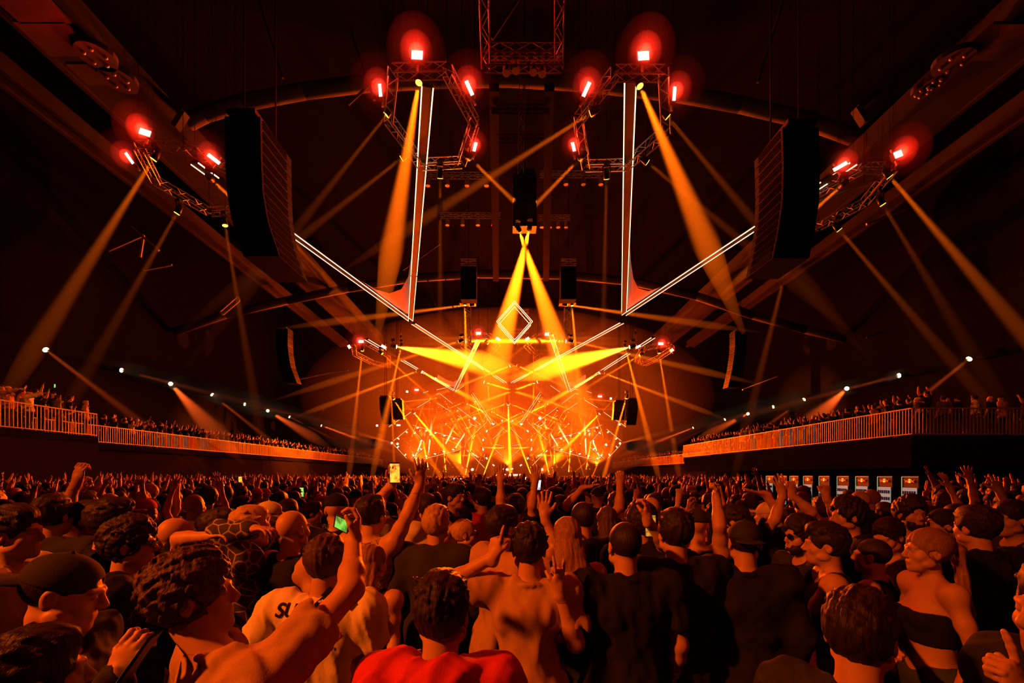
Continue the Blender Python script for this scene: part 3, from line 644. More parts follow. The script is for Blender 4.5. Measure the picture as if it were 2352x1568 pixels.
# upright floor lamps with golden beams
FL = ((984, 1077, 977, 1040, 2.6, 5), (1024, 1083, 1020, 1040, 2.6, 6), (1062, 1074, 1066, 1040, 2.0, 4), (1069, 1089, 1078, 1045, 3.0, 7), (1110, 1092, 1124, 1055, 2.6, 6),
      (976, 1077, 982, 1055, 1.2, 1.), (1018, 1082, 1026, 1050, 1.2, 1.), (1040, 1073, 1026, 1055, 1.1, .8), (1051, 1073, 1058, 1048, 1.1, .8), (1009, 1083, 990, 1066, 1.1, .7), (1080, 1088, 1068, 1068, 1.1, .7), (1091, 1088, 1100, 1062, 1.1, .8), (1058, 1088, 1062, 1070, 1.1, .8))
def both(tab, lab, grp, Y=90.5, color=ORANGE, lens='lensw', size=.27, pm=1., length=7):
    for x, y, tx, ty, hf, pw in tab:
        for s in (0, 1):
            g = lambda v: MX - v if s else v; side = 'right' if s else 'left'
            j = random.uniform(-2, 2) if s else 0
            mh(g(x), y + (j * .3), Y, g(tx) + j, ty, hf, pw * pm, lab % side, 0, color=color, group=grp % side, size=size if pw > 2 else size * .75, body=False, lens=lens if pw > 2 else 'lens', length=length)
both(FL, 'floor lamp at the foot of the %s half of the stage, beam upwards', 'floor lamps on the %s half of the stage', pm=5)
both(((984, 1043, 987, 1012, 3.4, 4), (1015, 1035, 1030, 1006, 3.4, 4), (953, 1051, 966, 1018, 3.4, 4), (1046, 1028, 1058, 1010, 3.0, 4), (964, 989, 1007, 1012, 2.2, 2.6), (1099, 1050, 1076, 1036, 2.4, 3)),
     'pale pink lamp among the %s stage frames', 'pale pink lamps on the %s stage frames', color=PINK, pm=4, length=4)
WEB = []
for u, v, tu, tv, hf, pw in ((2012, 47, 2250, 170, 1.8, 3), (1135, 45, 1250, 230, 1.4, 2.2), (1350, 25, 1520, 320, 1.4, 2.4), (1490, 138, 1130, 260, 1.4, 2.0), (1362, 182, 1410, 245, 1.1, 1.2), (1122, 278, 1310, 450, 1.6, 3),
        (1715, 302, 1430, 390, 1.5, 2.2), (1925, 195, 1700, 330, 1.7, 3.2), (1013, 272, 880, 350, 1.2, 1), (1252, 175, 1250, 330, 1.2, 1.4), (1270, 235, 1370, 340, 1.1, 1), (1215, 293, 1215, 450, 1.1, .9), (1572, 200, 1680, 400, 1.4, 2.2),
        (755, 325, 560, 120, 1.1, .8), (900, 500, 1130, 580, 1.4, 1.6), (1143, 565, 1330, 660, 1.3, 1.5), (1655, 570, 1730, 430, 1.5, 2.), (1780, 457, 2050, 700, 1.3, 1.5), (1590, 632, 1780, 830, 1.3, 1.5), (1645, 795, 1830, 690, 1.3, 1.4),
        (1873, 880, 1640, 885, 1.5, 2.6), (1825, 982, 2080, 860, 1.2, 1.), (1843, 390, 1900, 260, 1.2, 1.2), (437, 608, 500, 440, 1.4, 1.6), (430, 720, 495, 860, 1.3, 1.4), (1838, 740, 1970, 740, 1.6, 3.),
        (2237, 758, 2000, 738, 1.3, 1.4), (905, 665, 885, 610, 1.2, 1.2), (1058, 545, 1000, 780, 1.1, .8), (2235, 345, 2236, 520, 1.1, 1.5), (2232, 190, 2240, 60, 1.1, 1.2)):
    WEB.append((890 + u / 8.4, 940 + v / 8.4, 890 + tu / 8.4, 940 + tv / 8.4, hf, pw))
both(WEB, 'small lamp in the web of beams over the %s half of the stage', 'web lamps over the %s half of the stage', Y=87, pm=6, length=5)
UP = []
for u, v, tu, tv, hf, pw in ((1615, 510, 1900, 640, 2.2, 6), (1710, 400, 1760, 520, 1.4, 2), (1760, 470, 1830, 580, 1.4, 2.4), (1845, 600, 1600, 720, 1.5, 2.4), (1895, 665, 1990, 740, 1.3, 2), (1235, 468, 1310, 600, 1.3, 2), (1185, 600, 900, 600, 1.0, .8),
        (1115, 570, 1030, 820, 1.2, 1.2), (1150, 405, 1010, 420, 1.3, 1.6), (970, 405, 945, 800, 1.3, 1.6), (1555, 480, 1300, 590, 1.4, 1.6), (1660, 520, 1655, 740, 1.1, 1.3), (1255, 650, 1330, 760, 1.1, 1.5)):
    UP.append((860 + u / 7.587, 860 + v / 7.587, 860 + tu / 7.587, 860 + tv / 7.587, hf, pw))
both(UP, 'small lamp high in the rig over the %s half of the stage', 'upper web lamps over the %s half of the stage', Y=84, pm=6, length=6)
# wash lamps added to the stage to light the haze, the fabric and the crowd
def wash(px, py, Y, target, energy, size, label, color=WCOL, grp=None):
    c = P(px, py, Y); t = thing('added_wash_light', label, 'wash light', c, grp); d = (Vector(target) - c).normalized()
    MB().tube(c - d * .5, c, .22, .3, n=12).build('housing', M['fixture'], t, True); MB().tube(c, c + d * .02, .26, n=14).build('lit_lens', M['lensw'], t)
    spot(c + d * .06, target, energy, color, size, .8, .25, 'lamp_light', t); return t
for i, (px, py) in enumerate(((1090, 960), (1240, 960))):
    wash(px, py, 87, P(px, 1100, 30), WASH, 92, 'added orange wash light in the stage set aimed at the crowd, %s of centre' % ('left' if i == 0 else 'right'))
for i, (px, nm) in enumerate(((1000, 'left'), (1335, 'right'))):
    wash(px, 870, 80, (0 + (2 * i - 1) * 9, 22, 1), WASH2, 70, 'orange wash light high over the stage, %s' % nm)
for i, (px, e) in enumerate(((960, .6), (1060, 1.), (1165, .45), (1270, 1.), (1370, .6))):   # uplights added to fill the haze behind the frames
    wash(px, 1068, 98.5, P(px + (1165 - px) * .1, 700, 98), WBACK * e, 150, 'added floor uplight behind the stage frames', grp='added floor uplights behind the stage')
for i, px in enumerate((1085, 1165, 1245)):
    wash(px, 1078, 89, P(1165 + (px - 1165) * 3, 850, 61), WBANK, 74, 'wide uplight at the front edge of the stage, %s' % ('left', 'middle', 'right')[i], color=(1, .045, .001))  # added so that the middle haze bank glows
# fill lamps added overhead, out of view, for front-row backs and the balconies
for x, y, z, tx, ty, e, sz, cc, nm in ((-6.8, -1.5, 6.5, -1.3, 2.0, 4600, 46, (1, .12, .004), 'left'), (2.5, -4.5, 11, .8, 3.0, 450, 40, (1, .04, .002), 'right'), (-9, 8, 12, -21, 19.5, 3800, 50, (1, .14, .005), 'aimed at the left balcony'), (9, 9, 13, 22, 20, 2600, 56, (1, .11, .004), 'aimed at the right balcony')):
    c = Vector((x, y, z)); t = thing('added_wash_light', 'house wash light hung over the front of the audience, %s' % nm, 'wash light', c); q = Vector((tx, ty, 5. if abs(tx) > 15 else 1.3)); d = (q - c).normalized()
    MB().tube(c - d * .4, c, .16, .2, n=12).tube(c - d * .3, (c.x, c.y, 29.8), .015, n=4).build('housing', M['fixture'], t); MB().tube(c, c + d * .02, .18, n=14).build('lit_lens', M['lens'], t)
    spot(c + d * .06, q, e, cc, sz, .9, .2, 'lamp_light', t)

# each hazy shaft is sampled only for the lamps of its own rig section: keeps the render clean
_groups = {}; _puffs0 = [o for o in COL.objects if o.name.startswith('haze_glow')]
for l_, c_, g_ in BEAMS: _groups.setdefault(g_, []).append((l_, c_))
def _exclude(lights, cones, nm):
    c = bpy.data.collections.new(nm)
    for k in cones: c.objects.link(k)
    for x in c.collection_objects: x.light_linking.link_state = 'EXCLUDE'
    for l in lights: l.light_linking.receiver_collection = c
for g_, v in _groups.items():
    own = {c.name for l, c in v}; _exclude([l for l, c in v], [c for l, c, q in BEAMS if c.name not in own] + HAZES + _puffs0, 'section_' + g_)
_bl = {l.name for l, c, q in BEAMS}
_puffs = [o for o in COL.objects if o.name.startswith('haze_glow')]
_st = [o for o in COL.objects if o.type == 'LIGHT' and o.name.startswith('strobe_glow')]; _sn = {o.name for o in _st}
_exclude([o for o in COL.objects if o.type == 'LIGHT' and o.name not in _bl and o.name not in _sn], [c for l, c, q in BEAMS] + _puffs, 'section_wide_lamps')
_exclude(_st, [c for l, c, q in BEAMS] + HAZES, 'section_strobes')
print('light sections', len(_groups))
# ------------------------------------------------------------------ people: smooth bodies grown from distance fields
F32 = np.float32
class Vol:
    def __init__(s, lo, hi, res):
        s.lo = np.array(lo, F32); s.res = res
        s.n = np.maximum(4, np.ceil((np.array(hi) - np.array(lo)) / res).astype(int) + 1)
        s.ax = [s.lo[i] + res * np.arange(s.n[i], dtype=F32) for i in range(3)]
        s.d = np.full(tuple(s.n), .2, F32)
    def win(s, lo, hi, pad):
        sl = []
        for i in range(3):
            a = int(max(0, (lo[i] - pad - s.lo[i]) / s.res)); b = int(min(s.n[i], (hi[i] + pad - s.lo[i]) / s.res + 2))
            if b <= a: return None, None
            sl.append(slice(a, b))
        g = np.meshgrid(s.ax[0][sl[0]], s.ax[1][sl[1]], s.ax[2][sl[2]], indexing='ij', sparse=True)
        return tuple(sl), g
    def mix(s, sl, f, k, op):
        d = s.d[sl]
        if op == 'u':
            h = np.maximum(k - np.abs(d - f), 0) / k if k > 0 else 0
            s.d[sl] = np.minimum(d, f) - h * h * k * .25
        else:
            f = -f; h = np.maximum(k - np.abs(d - f), 0) / k if k > 0 else 0
            s.d[sl] = np.maximum(d, f) + h * h * k * .25
    def cap(s, p, q, r1, r2=None, k=.03, op='u'):
        r2 = r1 if r2 is None else r2; p = np.array(p, F32); q = np.array(q, F32); R = max(r1, r2)
        sl, g = s.win(np.minimum(p, q), np.maximum(p, q), R + k + .02)
        if sl is None: return
        v = q - p; L2 = float(v @ v) + 1e-9
        X, Y, Z = g[0] - p[0], g[1] - p[1], g[2] - p[2]
        t = np.clip((X * v[0] + Y * v[1] + Z * v[2]) / L2, 0, 1)
        f = np.sqrt((X - t * v[0]) ** 2 + (Y - t * v[1]) ** 2 + (Z - t * v[2]) ** 2) - (r1 + (r2 - r1) * t)
        s.mix(sl, f.astype(F32), k, op)
    def ell(s, c, r, R=None, k=.03, op='u'):
        c = np.array(c, F32); m = max(r)
        sl, g = s.win(c, c, m + k + .02)
        if sl is None: return
        X, Y, Z = g[0] - c[0], g[1] - c[1], g[2] - c[2]
        if R is not None:
            R = np.array(R, F32)      # columns: axes
            X, Y, Z = (X * R[0, i] + Y * R[1, i] + Z * R[2, i] for i in range(3))
        q = np.sqrt((X / r[0]) ** 2 + (Y / r[1]) ** 2 + (Z / r[2]) ** 2)
        q2 = np.sqrt((X / r[0] ** 2) ** 2 + (Y / r[1] ** 2) ** 2 + (Z / r[2] ** 2) ** 2)
        f = q * (q - 1) / np.maximum(q2, 1e-6)
        s.mix(sl, f.astype(F32), k, op)
    def plane(s, c, n, k=0.01):
        """cut away what lies beyond the plane at c along n"""
        n = np.array(n, F32); n /= np.linalg.norm(n)
        g = np.meshgrid(*s.ax, indexing='ij', sparse=True)
        f = (g[0] - c[0]) * n[0] + (g[1] - c[1]) * n[1] + (g[2] - c[2]) * n[2]
        s.d = np.maximum(s.d, f.astype(F32))
    def wrinkle(s, amp, f, seed=0, stretch=(1, 1, 1), sharp=False):
        rs = np.random.RandomState(seed); X, Y, Z = np.meshgrid(*s.ax, indexing='ij', sparse=True); o = 0
        X, Y, Z = X * stretch[0], Y * stretch[1], Z * stretch[2]
        for j in range(4):
            w = rs.normal(size=3); w /= np.linalg.norm(w); u = rs.normal(size=3); ph = rs.uniform(0, 6, 2); ff = f * (1 + .45 * j)
            o = o + np.sin(ff * (w[0] * X + w[1] * Y + w[2] * Z) + ph[0] + 1.6 * np.sin(ff * .37 * (u[0] * X + u[1] * Y + u[2] * Z) + ph[1])) / (1 + .5 * j)
        if sharp: o = 1.2 - np.abs(o) * 1.4
        s.d = s.d + (amp * .6 * o).astype(F32)
    def mesh(s, name):
        d = s.d; d[0], d[-1], d[:, 0], d[:, -1], d[:, :, 0], d[:, :, -1] = (.01,) * 6
        n = d.shape; ins = d < 0; cells = np.array([a - 1 for a in n]); ncell = int(cells.prod())
        ps = np.zeros((ncell, 3)); cnt = np.zeros(ncell); quads = []
        st = np.array([cells[1] * cells[2], cells[2], 1])
        for ax in range(3):
            sa = [slice(None)] * 3; sb = [slice(None)] * 3; sa[ax] = slice(0, -1); sb[ax] = slice(1, None)
            A, B = ins[tuple(sa)], ins[tuple(sb)]
            ii = np.argwhere(A != B)
            if not len(ii): continue
            jj = ii.copy(); jj[:, ax] += 1
            d0 = d[ii[:, 0], ii[:, 1], ii[:, 2]]; d1 = d[jj[:, 0], jj[:, 1], jj[:, 2]]
            t = d0 / (d0 - d1); pos = ii.astype(float); pos[:, ax] += t
            o1, o2 = [a for a in range(3) if a != ax]
            ok = (ii[:, o1] > 0) & (ii[:, o2] > 0) & (ii[:, o1] < cells[o1]) & (ii[:, o2] < cells[o2]); ii, pos = ii[ok], pos[ok]
            ids = []
            for a, b in ((1, 1), (0, 1), (0, 0), (1, 0)):
                c = ii.copy(); c[:, o1] -= a; c[:, o2] -= b; ids.append(c @ st)
            for i in ids:
                for c in range(3): ps[:, c] += np.bincount(i, pos[:, c], ncell)
                cnt += np.bincount(i, minlength=ncell)
            q = np.stack(ids, 1); flip = ins[ii[:, 0], ii[:, 1], ii[:, 2]]
            if ax == 1: flip = ~flip
            q[~flip] = q[~flip][:, ::-1]; quads.append(q)
        q = np.concatenate(quads); used = np.unique(q); mp = np.zeros(ncell, int); mp[used] = np.arange(len(used))
        v = ps[used] / cnt[used][:, None] * s.res + s.lo; q = mp[q]
        return v.astype(F32), q
def to_mesh(name, v, q, mats, mi=None):
    me = bpy.data.meshes.new(name); me.vertices.add(len(v)); me.vertices.foreach_set('co', np.asarray(v, F32).ravel())
    me.loops.add(len(q) * 4); me.loops.foreach_set('vertex_index', q.astype(np.int32).ravel())
    me.polygons.add(len(q)); me.polygons.foreach_set('loop_start', (np.arange(len(q)) * 4).astype(np.int32))
    try: me.polygons.foreach_set('loop_total', np.full(len(q), 4, np.int32))
    except Exception: pass
    me.polygons.foreach_set('use_smooth', np.ones(len(q), bool))
    for m in mats: me.materials.append(m)
    if mi is not None: me.polygons.foreach_set('material_index', mi.astype(np.int32))
    me.update(calc_edges=True); return me

def rotm(yaw=0, pitch=0, roll=0):
    """yaw: turn left (+), pitch: nod down (+), roll: tilt"""
    return np.array(Matrix.Rotation(math.radians(yaw), 3, 'Z') @ Matrix.Rotation(-math.radians(pitch), 3, 'X') @ Matrix.Rotation(math.radians(roll), 3, 'Y'))
class Fig:
    """one person in local space, feet at the origin, facing +Y"""
    def __init__(s, **k):
        s.__dict__.update(dict(h=1.0, wide=1.0, yaw=0, pitch=0, roll=0, lean=0, hair='short', arms={}, top='tee', female=False, seed=0, hres=.006, bres=.012, fingers=True, hands=True, neck=.0, hox=0., hoy=0.))
        s.__dict__.update(k)
        s.sh = {-1: np.array((-.185 * s.wide, 0, 1.43)), 1: np.array((.185 * s.wide, 0, 1.43))}
        for sd in (-1, 1):
            a = s.arms.get(sd) or {}
            s.arms[sd] = dict(el=np.array(a.get('el', (sd * .27, -.04, 1.14)), float), wr=np.array(a.get('wr', (sd * .27, .06, .90)), float), hand=a.get('hand', 'relax'), palm=np.array(a.get('palm', (-sd, 0, 0)), float), dir=a.get('dir'), r=a.get('r', 1.0))
            if 'sh' in a: s.sh[sd] = np.array(a['sh'], float)
        s.hc = np.array((s.hox, .02 + s.neck + s.hoy, 1.635)); s.HR = rotm(s.yaw, s.pitch, s.roll)
    def H(s, x, y, z): return s.hc + s.HR @ np.array((x, y, z), float)
    def head(s, V, k=.02):
        H, R = s.H, s.HR
        V.ell(H(0, -.012, .035), (.076, .098, .090), R, k); V.ell(H(0, .035, -.025), (.062, .062, .085), R, .03)
        V.ell(H(0, .052, -.085), (.042, .040, .028), R, .03); V.ell(H(0, .078, -.096), (.018, .016, .016), R, .02)
        for q in (-1, 1):
            V.ell(H(q * .030, .100, .012), (.017, .014, .012), R, .012, 's'); V.ell(H(q * .030, .083, .012), (.013, .013, .011), R, .004)
            V.cap(H(q * .045, .080, .032), H(q * .012, .097, .030), .008, .009, .012)
            V.ell(H(q * .045, .062, -.022), (.022, .022, .022), R, .02)
            V.ell(H(q * .079, -.008, -.002), (.009, .021, .033), R, .008); V.ell(H(q * .089, -.003, .004), (.008, .010, .018), R, .006, 's')
            V.ell(H(q * .062, .02, -.06), (.014, .03, .02), R, .02)
        V.cap(H(0, .094, .022), H(0, .116, -.016), .008, .011, .012); V.ell(H(0, .106, -.026), (.017, .012, .009), R, .008)
        V.cap(H(-.018, .092, -.052), H(.018, .092, -.052), .007, .007, .008); V.cap(H(-.015, .090, -.064), H(.015, .090, -.064), .008, .008, .008)
        V.cap((0, -.015, 1.42), H(0, -.02, -.075), .060 if not s.female else .05, .055 if not s.female else .046, .03)
    def hand(s, V, sd, k=.008, pad=0.):
        a = s.arms[sd]; wr = a['wr']; d = np.array(a['dir'], float) if a['dir'] is not None else wr - a['el']; d /= np.linalg.norm(d)
        pn = a['palm'] - d * (a['palm'] @ d); pn = pn / (np.linalg.norm(pn) + 1e-9); u = np.cross(d, pn) * sd   # u points to the thumb side
        kind = a['hand']; f = s.fingers
        R = np.stack([u, pn, d], 1); V.ell(wr + d * .045, (.040 + pad, .016 + pad, .052 + pad), R, .02); V.cap(wr - d * .03, wr + d * .02, .026 + pad, .024 + pad, .02)
        if not f: V.ell(wr + d * .10, (.034, .018, .05), R, .02); return
        curl = dict(relax=(25, 30, 25), fist=(80, 95, 60), open=(4, 8, 6), hold=(38, 55, 40), point=(80, 95, 60), vee=(80, 95, 60), horn=(80, 95, 60))[kind]
        spread = dict(open=9, vee=10, point=2).get(kind, 3)
        for i, (off, L) in enumerate(((.030, .072), (.010, .080), (-.011, .074), (-.030, .058))):
            c = curl
            if (kind == 'point' and i == 0) or (kind == 'vee' and i < 2) or (kind == 'horn' and i in (0, 3)): c = (3, 5, 4)
            base = wr + d * (.088 - .008 * (i == 3)) + u * off; an = math.radians((1.5 - i) * spread); dd = d * math.cos(an) + u * math.sin(an); t = 0; p = base
            for L_, cc, r in ((.46, c[0], .0092), (.30, c[1], .0084), (.24, c[2], .0074)):
                t += math.radians(cc); w = dd * math.cos(t) + pn * math.sin(t); q = p + w * L * L_; V.cap(p, q, r * (1 - .08 * (i == 3)) + pad, r * .95 + pad, .006); p = q
        tb = wr + d * .022 + u * .030; tc = .55 if kind in ('open',) else .25; p = tb
        w1 = d * .75 + u * (.62 if kind == 'open' else .35) + pn * (.15 if kind == 'open' else .45); w1 /= np.linalg.norm(w1); w2 = w1 * .8 + d * .3 + pn * (.35 if kind != 'open' else 0) - u * (.25 if kind != 'open' else 0); w2 /= np.linalg.norm(w2)
        V.cap(p - d * .005 - u * .01, p + w1 * .042, .0135 + pad, .0115 + pad, .012); V.cap(p + w1 * .042, p + w1 * .042 + w2 * .034, .011 + pad, .0088 + pad, .006)
    def arm(s, V, sd, pad=0., k=.03):
        a = s.arms[sd]; r = a['r'] * (.86 if s.female else 1.); m = (s.sh[sd] + a['el']) / 2; fm = a['el'] + (a['wr'] - a['el']) * .3
        V.cap(s.sh[sd], m, .052 * r + pad, .048 * r + pad, k + .02); V.cap(m, a['el'], .047 * r + pad, .040 * r + pad, k)
        V.cap(a['el'], fm, .040 * r + pad, .041 * r + pad, k); V.cap(fm, a['wr'], .041 * r + pad, .027 * r + pad, k)
        V.ell(s.sh[sd], (.062 * r + pad,) * 3, None, .05)
    def torso(s, V, pad=0., k=.06):
        w = s.wide * (.9 if s.female else 1.)
        V.ell((0, 0, .95), (.165 * w + pad, .115 + pad, .13 + pad), None, k); V.ell((0, .0, 1.10), (.145 * w + pad, .100 + pad, .17 + pad), None, k)
        V.ell((0, .005, 1.27), (.168 * w + pad, .112 + pad, .17 + pad), None, k); V.ell((0, -.025, 1.36), (.155 * w + pad, .085 + pad, .09 + pad), None, k)
        for q in (-1, 1):
            V.cap((q * .05, -.015, 1.45), s.sh[q] - np.array((q * .02, 0, .0)), .045 + pad, .045 + pad, k)
            V.ell((q * .085, -.055, 1.32), (.07 + pad, .05 + pad, .09 + pad), None, .04)
            if s.female: V.ell((q * .07, .09, 1.27), (.058 + pad, .05 + pad, .058 + pad), None, .03)
    def legs(s, V, pad=0.):
        for q in (-1, 1):
            V.ell((q * .075, -.045, .90), (.09 + pad, .085 + pad, .10 + pad), None, .05)
            V.cap((q * .085, 0, .92), (q * .095, .02, .50), .085 + pad, .055 + pad, .04); V.cap((q * .095, .02, .50), (q * .10, -.02, .09), .054 + pad, .036 + pad, .03)
    def bounds(s, lo=.86, pad=.10):
        pts = [(-.26, -.2, lo), (.26, .2, 1.86)]
        for sd in (-1, 1):
            a = s.arms[sd]; pts += [a['el'], a['wr']]; d = a['wr'] - a['el']; d /= np.linalg.norm(d); d = np.array(a['dir'], float) if a['dir'] is not None else d; pts.append(a['wr'] + d * .16)
        p = np.array(pts); return p.min(0) - pad, p.max(0) + pad
    def body(s):
        """skin surface: head block, hand blocks finely, the rest coarser; one mesh"""
        vs, qs, n = [], [], 0
        def add(V):
            nonlocal n
            v, q = V.mesh('b'); vs.append(v); qs.append(q + n); n += len(v)
        lo, hi = s.bounds(.03); lo[2] = .0
        V = Vol(lo, hi, s.bres); s.torso(V); s.legs(V)
        for sd in (-1, 1): s.arm(V, sd); V.ell((sd * .10, .05, .045), (.042, .12, .04), None, .03)
        V.cap((0, -.015, 1.42), s.H(0, -.02, -.075), .060 if not s.female else .05, .055 if not s.female else .046, .03)
        V.ell(s.H(0, 0, .03), (.06, .07, .07), None, .03); add(V)
        V = Vol(s.hc - .19, s.hc + .19, s.hres); s.head(V); V.plane(s.H(0, 0, -.15), (0, 0, -1)); add(V)
        if s.hands:
            for sd in (-1, 1):
                w = s.arms[sd]['wr']; a = s.arms[sd]; d = np.array(a['dir'], float) if a['dir'] is not None else w - a['el']; d = d / np.linalg.norm(d); c = w + d * .08
                V = Vol(c - .15, c + .15, min(.005, s.hres)) if s.fingers else Vol(c - .15, c + .15, s.bres)
                V.cap(a['el'] + (w - a['el']) * .55, w, .036 * a['r'] * (.86 if s.female else 1), .027 * a['r'] * (.86 if s.female else 1), .02); s.hand(V, sd); add(V)
        return np.concatenate(vs), np.concatenate(qs)
    def shirt(s):
        lo, hi = s.bounds(.76); V = Vol(lo, hi, s.bres * .8 if s.bres < .02 else s.bres)
        kind = s.top; pad = dict(tee=.020, hoodie=.030, jacket=.028, tank=.010, bra=.008, long=.022).get(kind, .016)
        w = s.wide
        s.torso(V, pad)
        if kind in ('tee', 'hoodie', 'jacket', 'long'):
            V.ell((0, -.01, .88), (.185 * w + pad, .145 + pad, .16 + pad), None, .08)
            for sd in (-1, 1):
                a = s.arms[sd]; r = a['r'] * (.86 if s.female else 1.)
                if kind == 'tee':
                    e = s.sh[sd] + (a['el'] - s.sh[sd]) * .62; V.cap(s.sh[sd], e, .054 * r + pad, .060 * r + pad * 1.35, .06)
                    # clean sleeve end: carve a cup beyond the hem
                    d = a['el'] - s.sh[sd]; d /= np.linalg.norm(d); V.cap(e + d * .105, e + d * .22, .108, .108, .006, 's')
                else:
                    V.cap(s.sh[sd], a['el'], .050 * r + pad, .043 * r + pad, .06); V.cap(a['el'], a['wr'] - (a['wr'] - a['el']) * .04, .043 * r + pad, .028 * r + pad, .04)
                V.ell(s.sh[sd], (.068 * r + pad,) * 3, None, .05)
        if kind == 'hoodie':
            for x, y, z, r in ((-.09, -.02, 1.46, .05), (.09, -.02, 1.46, .05), (0, -.085, 1.47, .06), (-.06, -.07, 1.48, .055), (.06, -.07, 1.48, .055), (0, -.12, 1.42, .06)): V.ell((x, y, z), (r * 1.25, r, r), None, .05)
        if kind == 'tank':
            for sd in (-1, 1): V.cap(s.sh[sd] + np.array((sd * .055, -.16, -.02)), s.sh[sd] + np.array((sd * .055, .16, -.02)), .115, .115, .01, 's'); V.cap((sd * .07, -.03, 1.40), (sd * .085, .0, 1.47), .028, .026, .02)
        if kind == 'bra': V.plane((0, 0, 1.31), (0, 0, 1)); V.plane((0, 0, 1.12), (0, 0, -1))
        if kind in ('tee', 'hoodie', 'jacket', 'long', 'tank'):
            V.wrinkle(.010 if kind == 'tee' else .013 if kind != 'tank' else .004, 26, s.seed, (1, 1, .55), False)
            if s.bres < .014: V.wrinkle(.005, 62, s.seed + 9, (1, 1, .45))
            if kind in ('tee', 'long', 'jacket'):
                for i in range(14):
                    a = 2 * PI * i / 14; a2 = a + 2 * PI / 14; f_ = lambda t: (.080 * math.cos(t), -.012 + .076 * math.sin(t), 1.462 - .022 * math.sin(t)); V.cap(f_(a), f_(a2), .013, .013, .006)
            if kind != 'hoodie': V.cap((0, .03, 1.50), s.H(0, -.0, -.02), .073 if kind != 'tank' else .10, .09, .01, 's')
            else: V.cap((0, .0, 1.50), s.H(0, -.0, -.02), .075, .085, .01, 's')
        V.plane((0, 0, .82 if kind != 'bra' else .8), (0, 0, -1))
        return V.mesh('t')
    def trousers(s):
        V = Vol((-.3, -.25, .04), (.3, .25, 1.05), max(.014, s.bres)); s.legs(V, .014); V.ell((0, 0, .95), (.17 * s.wide, .12, .12), None, .05); V.plane((0, 0, 1.02), (0, 0, 1)); V.plane((0, 0, .08), (0, 0, -1)); V.wrinkle(.008, 24, s.seed + 3); return V.mesh('l')
    def shoes(s):
        V = Vol((-.25, -.2, .0), (.25, .3, .2), .014)
        for q in (-1, 1): V.ell((q * .10, .05, .05), (.052, .14, .048), None, .03); V.cap((q * .10, -.02, .06), (q * .10, -.02, .12), .05, .045, .03)
        V.plane((0, 0, .004), (0, 0, -1)); return V.mesh('s')
    def hairmesh(s):
        k = s.hair; H, R = s.H, s.HR; sd = s.seed
        if k == 'bald': return None
        hp = .30 if k in ('long', 'pony') else .17
        V = Vol(s.hc - np.array((.19, .27, hp + .20 if k in ('long', 'pony') else .17)), s.hc + .2, s.hres)
        if k in ('short', 'buzz', 'curly', 'long', 'pony', 'bun', 'quiff', 'beard'):
            e = dict(buzz=.004, short=.014, curly=.026, quiff=.016).get(k, .013)
            V.ell(H(0, -.016, .040), (.077 + e, .099 + e, .091 + e), R, .01)
            if k in ('short', 'quiff', 'curly', 'beard'): V.ell(H(0, .02, .085 + e), (.062, .075, .036 + e), R, .03)
            if k == 'quiff': V.cap(H(-.03, .07, .11), H(.03, .07, .11), .032, .028, .03)
            if k in ('short', 'quiff') and s.hres < .008:
                rs = np.random.RandomState(sd)
                for i in range(70):
                    v = rs.normal(size=3); v /= np.linalg.norm(v); v[2] = abs(v[2]) * .95 + .1; b = H(v[0] * .082, -.02 + v[1] * .098, .050 + v[2] * .086); w = s.HR @ np.array((rs.normal() * .4, .5 + .3 * rs.rand(), .25)); V.cap(b, b + w * .030, .011, .004, .008)
            if k == 'curly':
                rs = np.random.RandomState(sd)
                for i in range(60):
                    v = rs.normal(size=3); v /= np.linalg.norm(v); v[2] = abs(v[2]) * 1.1 - .1
                    V.ell(H(v[0] * .088, -.01 + v[1] * .108, .045 + v[2] * .105), (.022, .022, .019), None, .010)
            V.ell(H(0, .085, -.045), (.085, .075, .085), R, .012, 's')         # face opening
            V.ell(H(0, .115, .045), (.062, .035, .030), R, .014, 's')
            for q in (-1, 1): V.ell(H(q * .088, .010, -.010), (.022, .03, .035), R, .008, 's')
            pn = R @ np.array((0, -.25, -1.)); V.plane(H(0, -.02, -.075 if k not in ('long', 'pony') else -.08), pn)
            if k == 'long':
                rs = np.random.RandomState(sd)
                for i in range(26):
                    x = -.078 + .156 * i / 25; y = -.03 - .075 * math.sqrt(max(0, 1 - (x / .085) ** 2)); a = H(x * .9, y, .03); b = s.hc + np.array((x * 1.1, -.165 - .01 * rs.rand(), -.20)); c = s.hc + np.array((x * .95, -.175, -.42 - .05 * rs.rand())); V.cap(a, b, .017, .018, .005); V.cap(b, c, .018, .008, .005)
            if k == 'pony':
                a = H(0, -.11, .07); V.ell(a, (.03, .025, .025), R, .02)
                for i in range(9):
                    x = -.02 + .005 * i; V.cap(a, H(x * 1.6, -.15, .02), .013, .016, .008); V.cap(H(x * 1.6, -.15, .02), s.hc + np.array((x * 2.4, -.20, -.36)), .016, .007, .006)
            if k == 'bun': V.ell(H(0, -.10, .09), (.045, .042, .042), R, .015)
            if k == 'beard': pass
            if k == 'curly': V.wrinkle(.006, 140, sd)
            elif k != 'buzz': V.wrinkle(.0036 if s.hres < .008 else .002, 130, sd, (1.4, .3, .22 if k in ('long', 'pony') else .5))
        elif k in ('cap', 'backcap', 'beanie'):
            V.ell(H(0, -.012, .050), (.086, .107, .086), R, .01); V.plane(H(0, 0, .030), R @ np.array((0, -.12, -1.)))
            if k == 'cap':  V.ell(H(0, .125, .040), (.072, .070, .010), R, .012)
            if k == 'backcap': V.ell(H(0, -.135, .028), (.072, .070, .010), R, .012); V.ell(H(0, .095, .055), (.03, .02, .014), R, .01, 's')
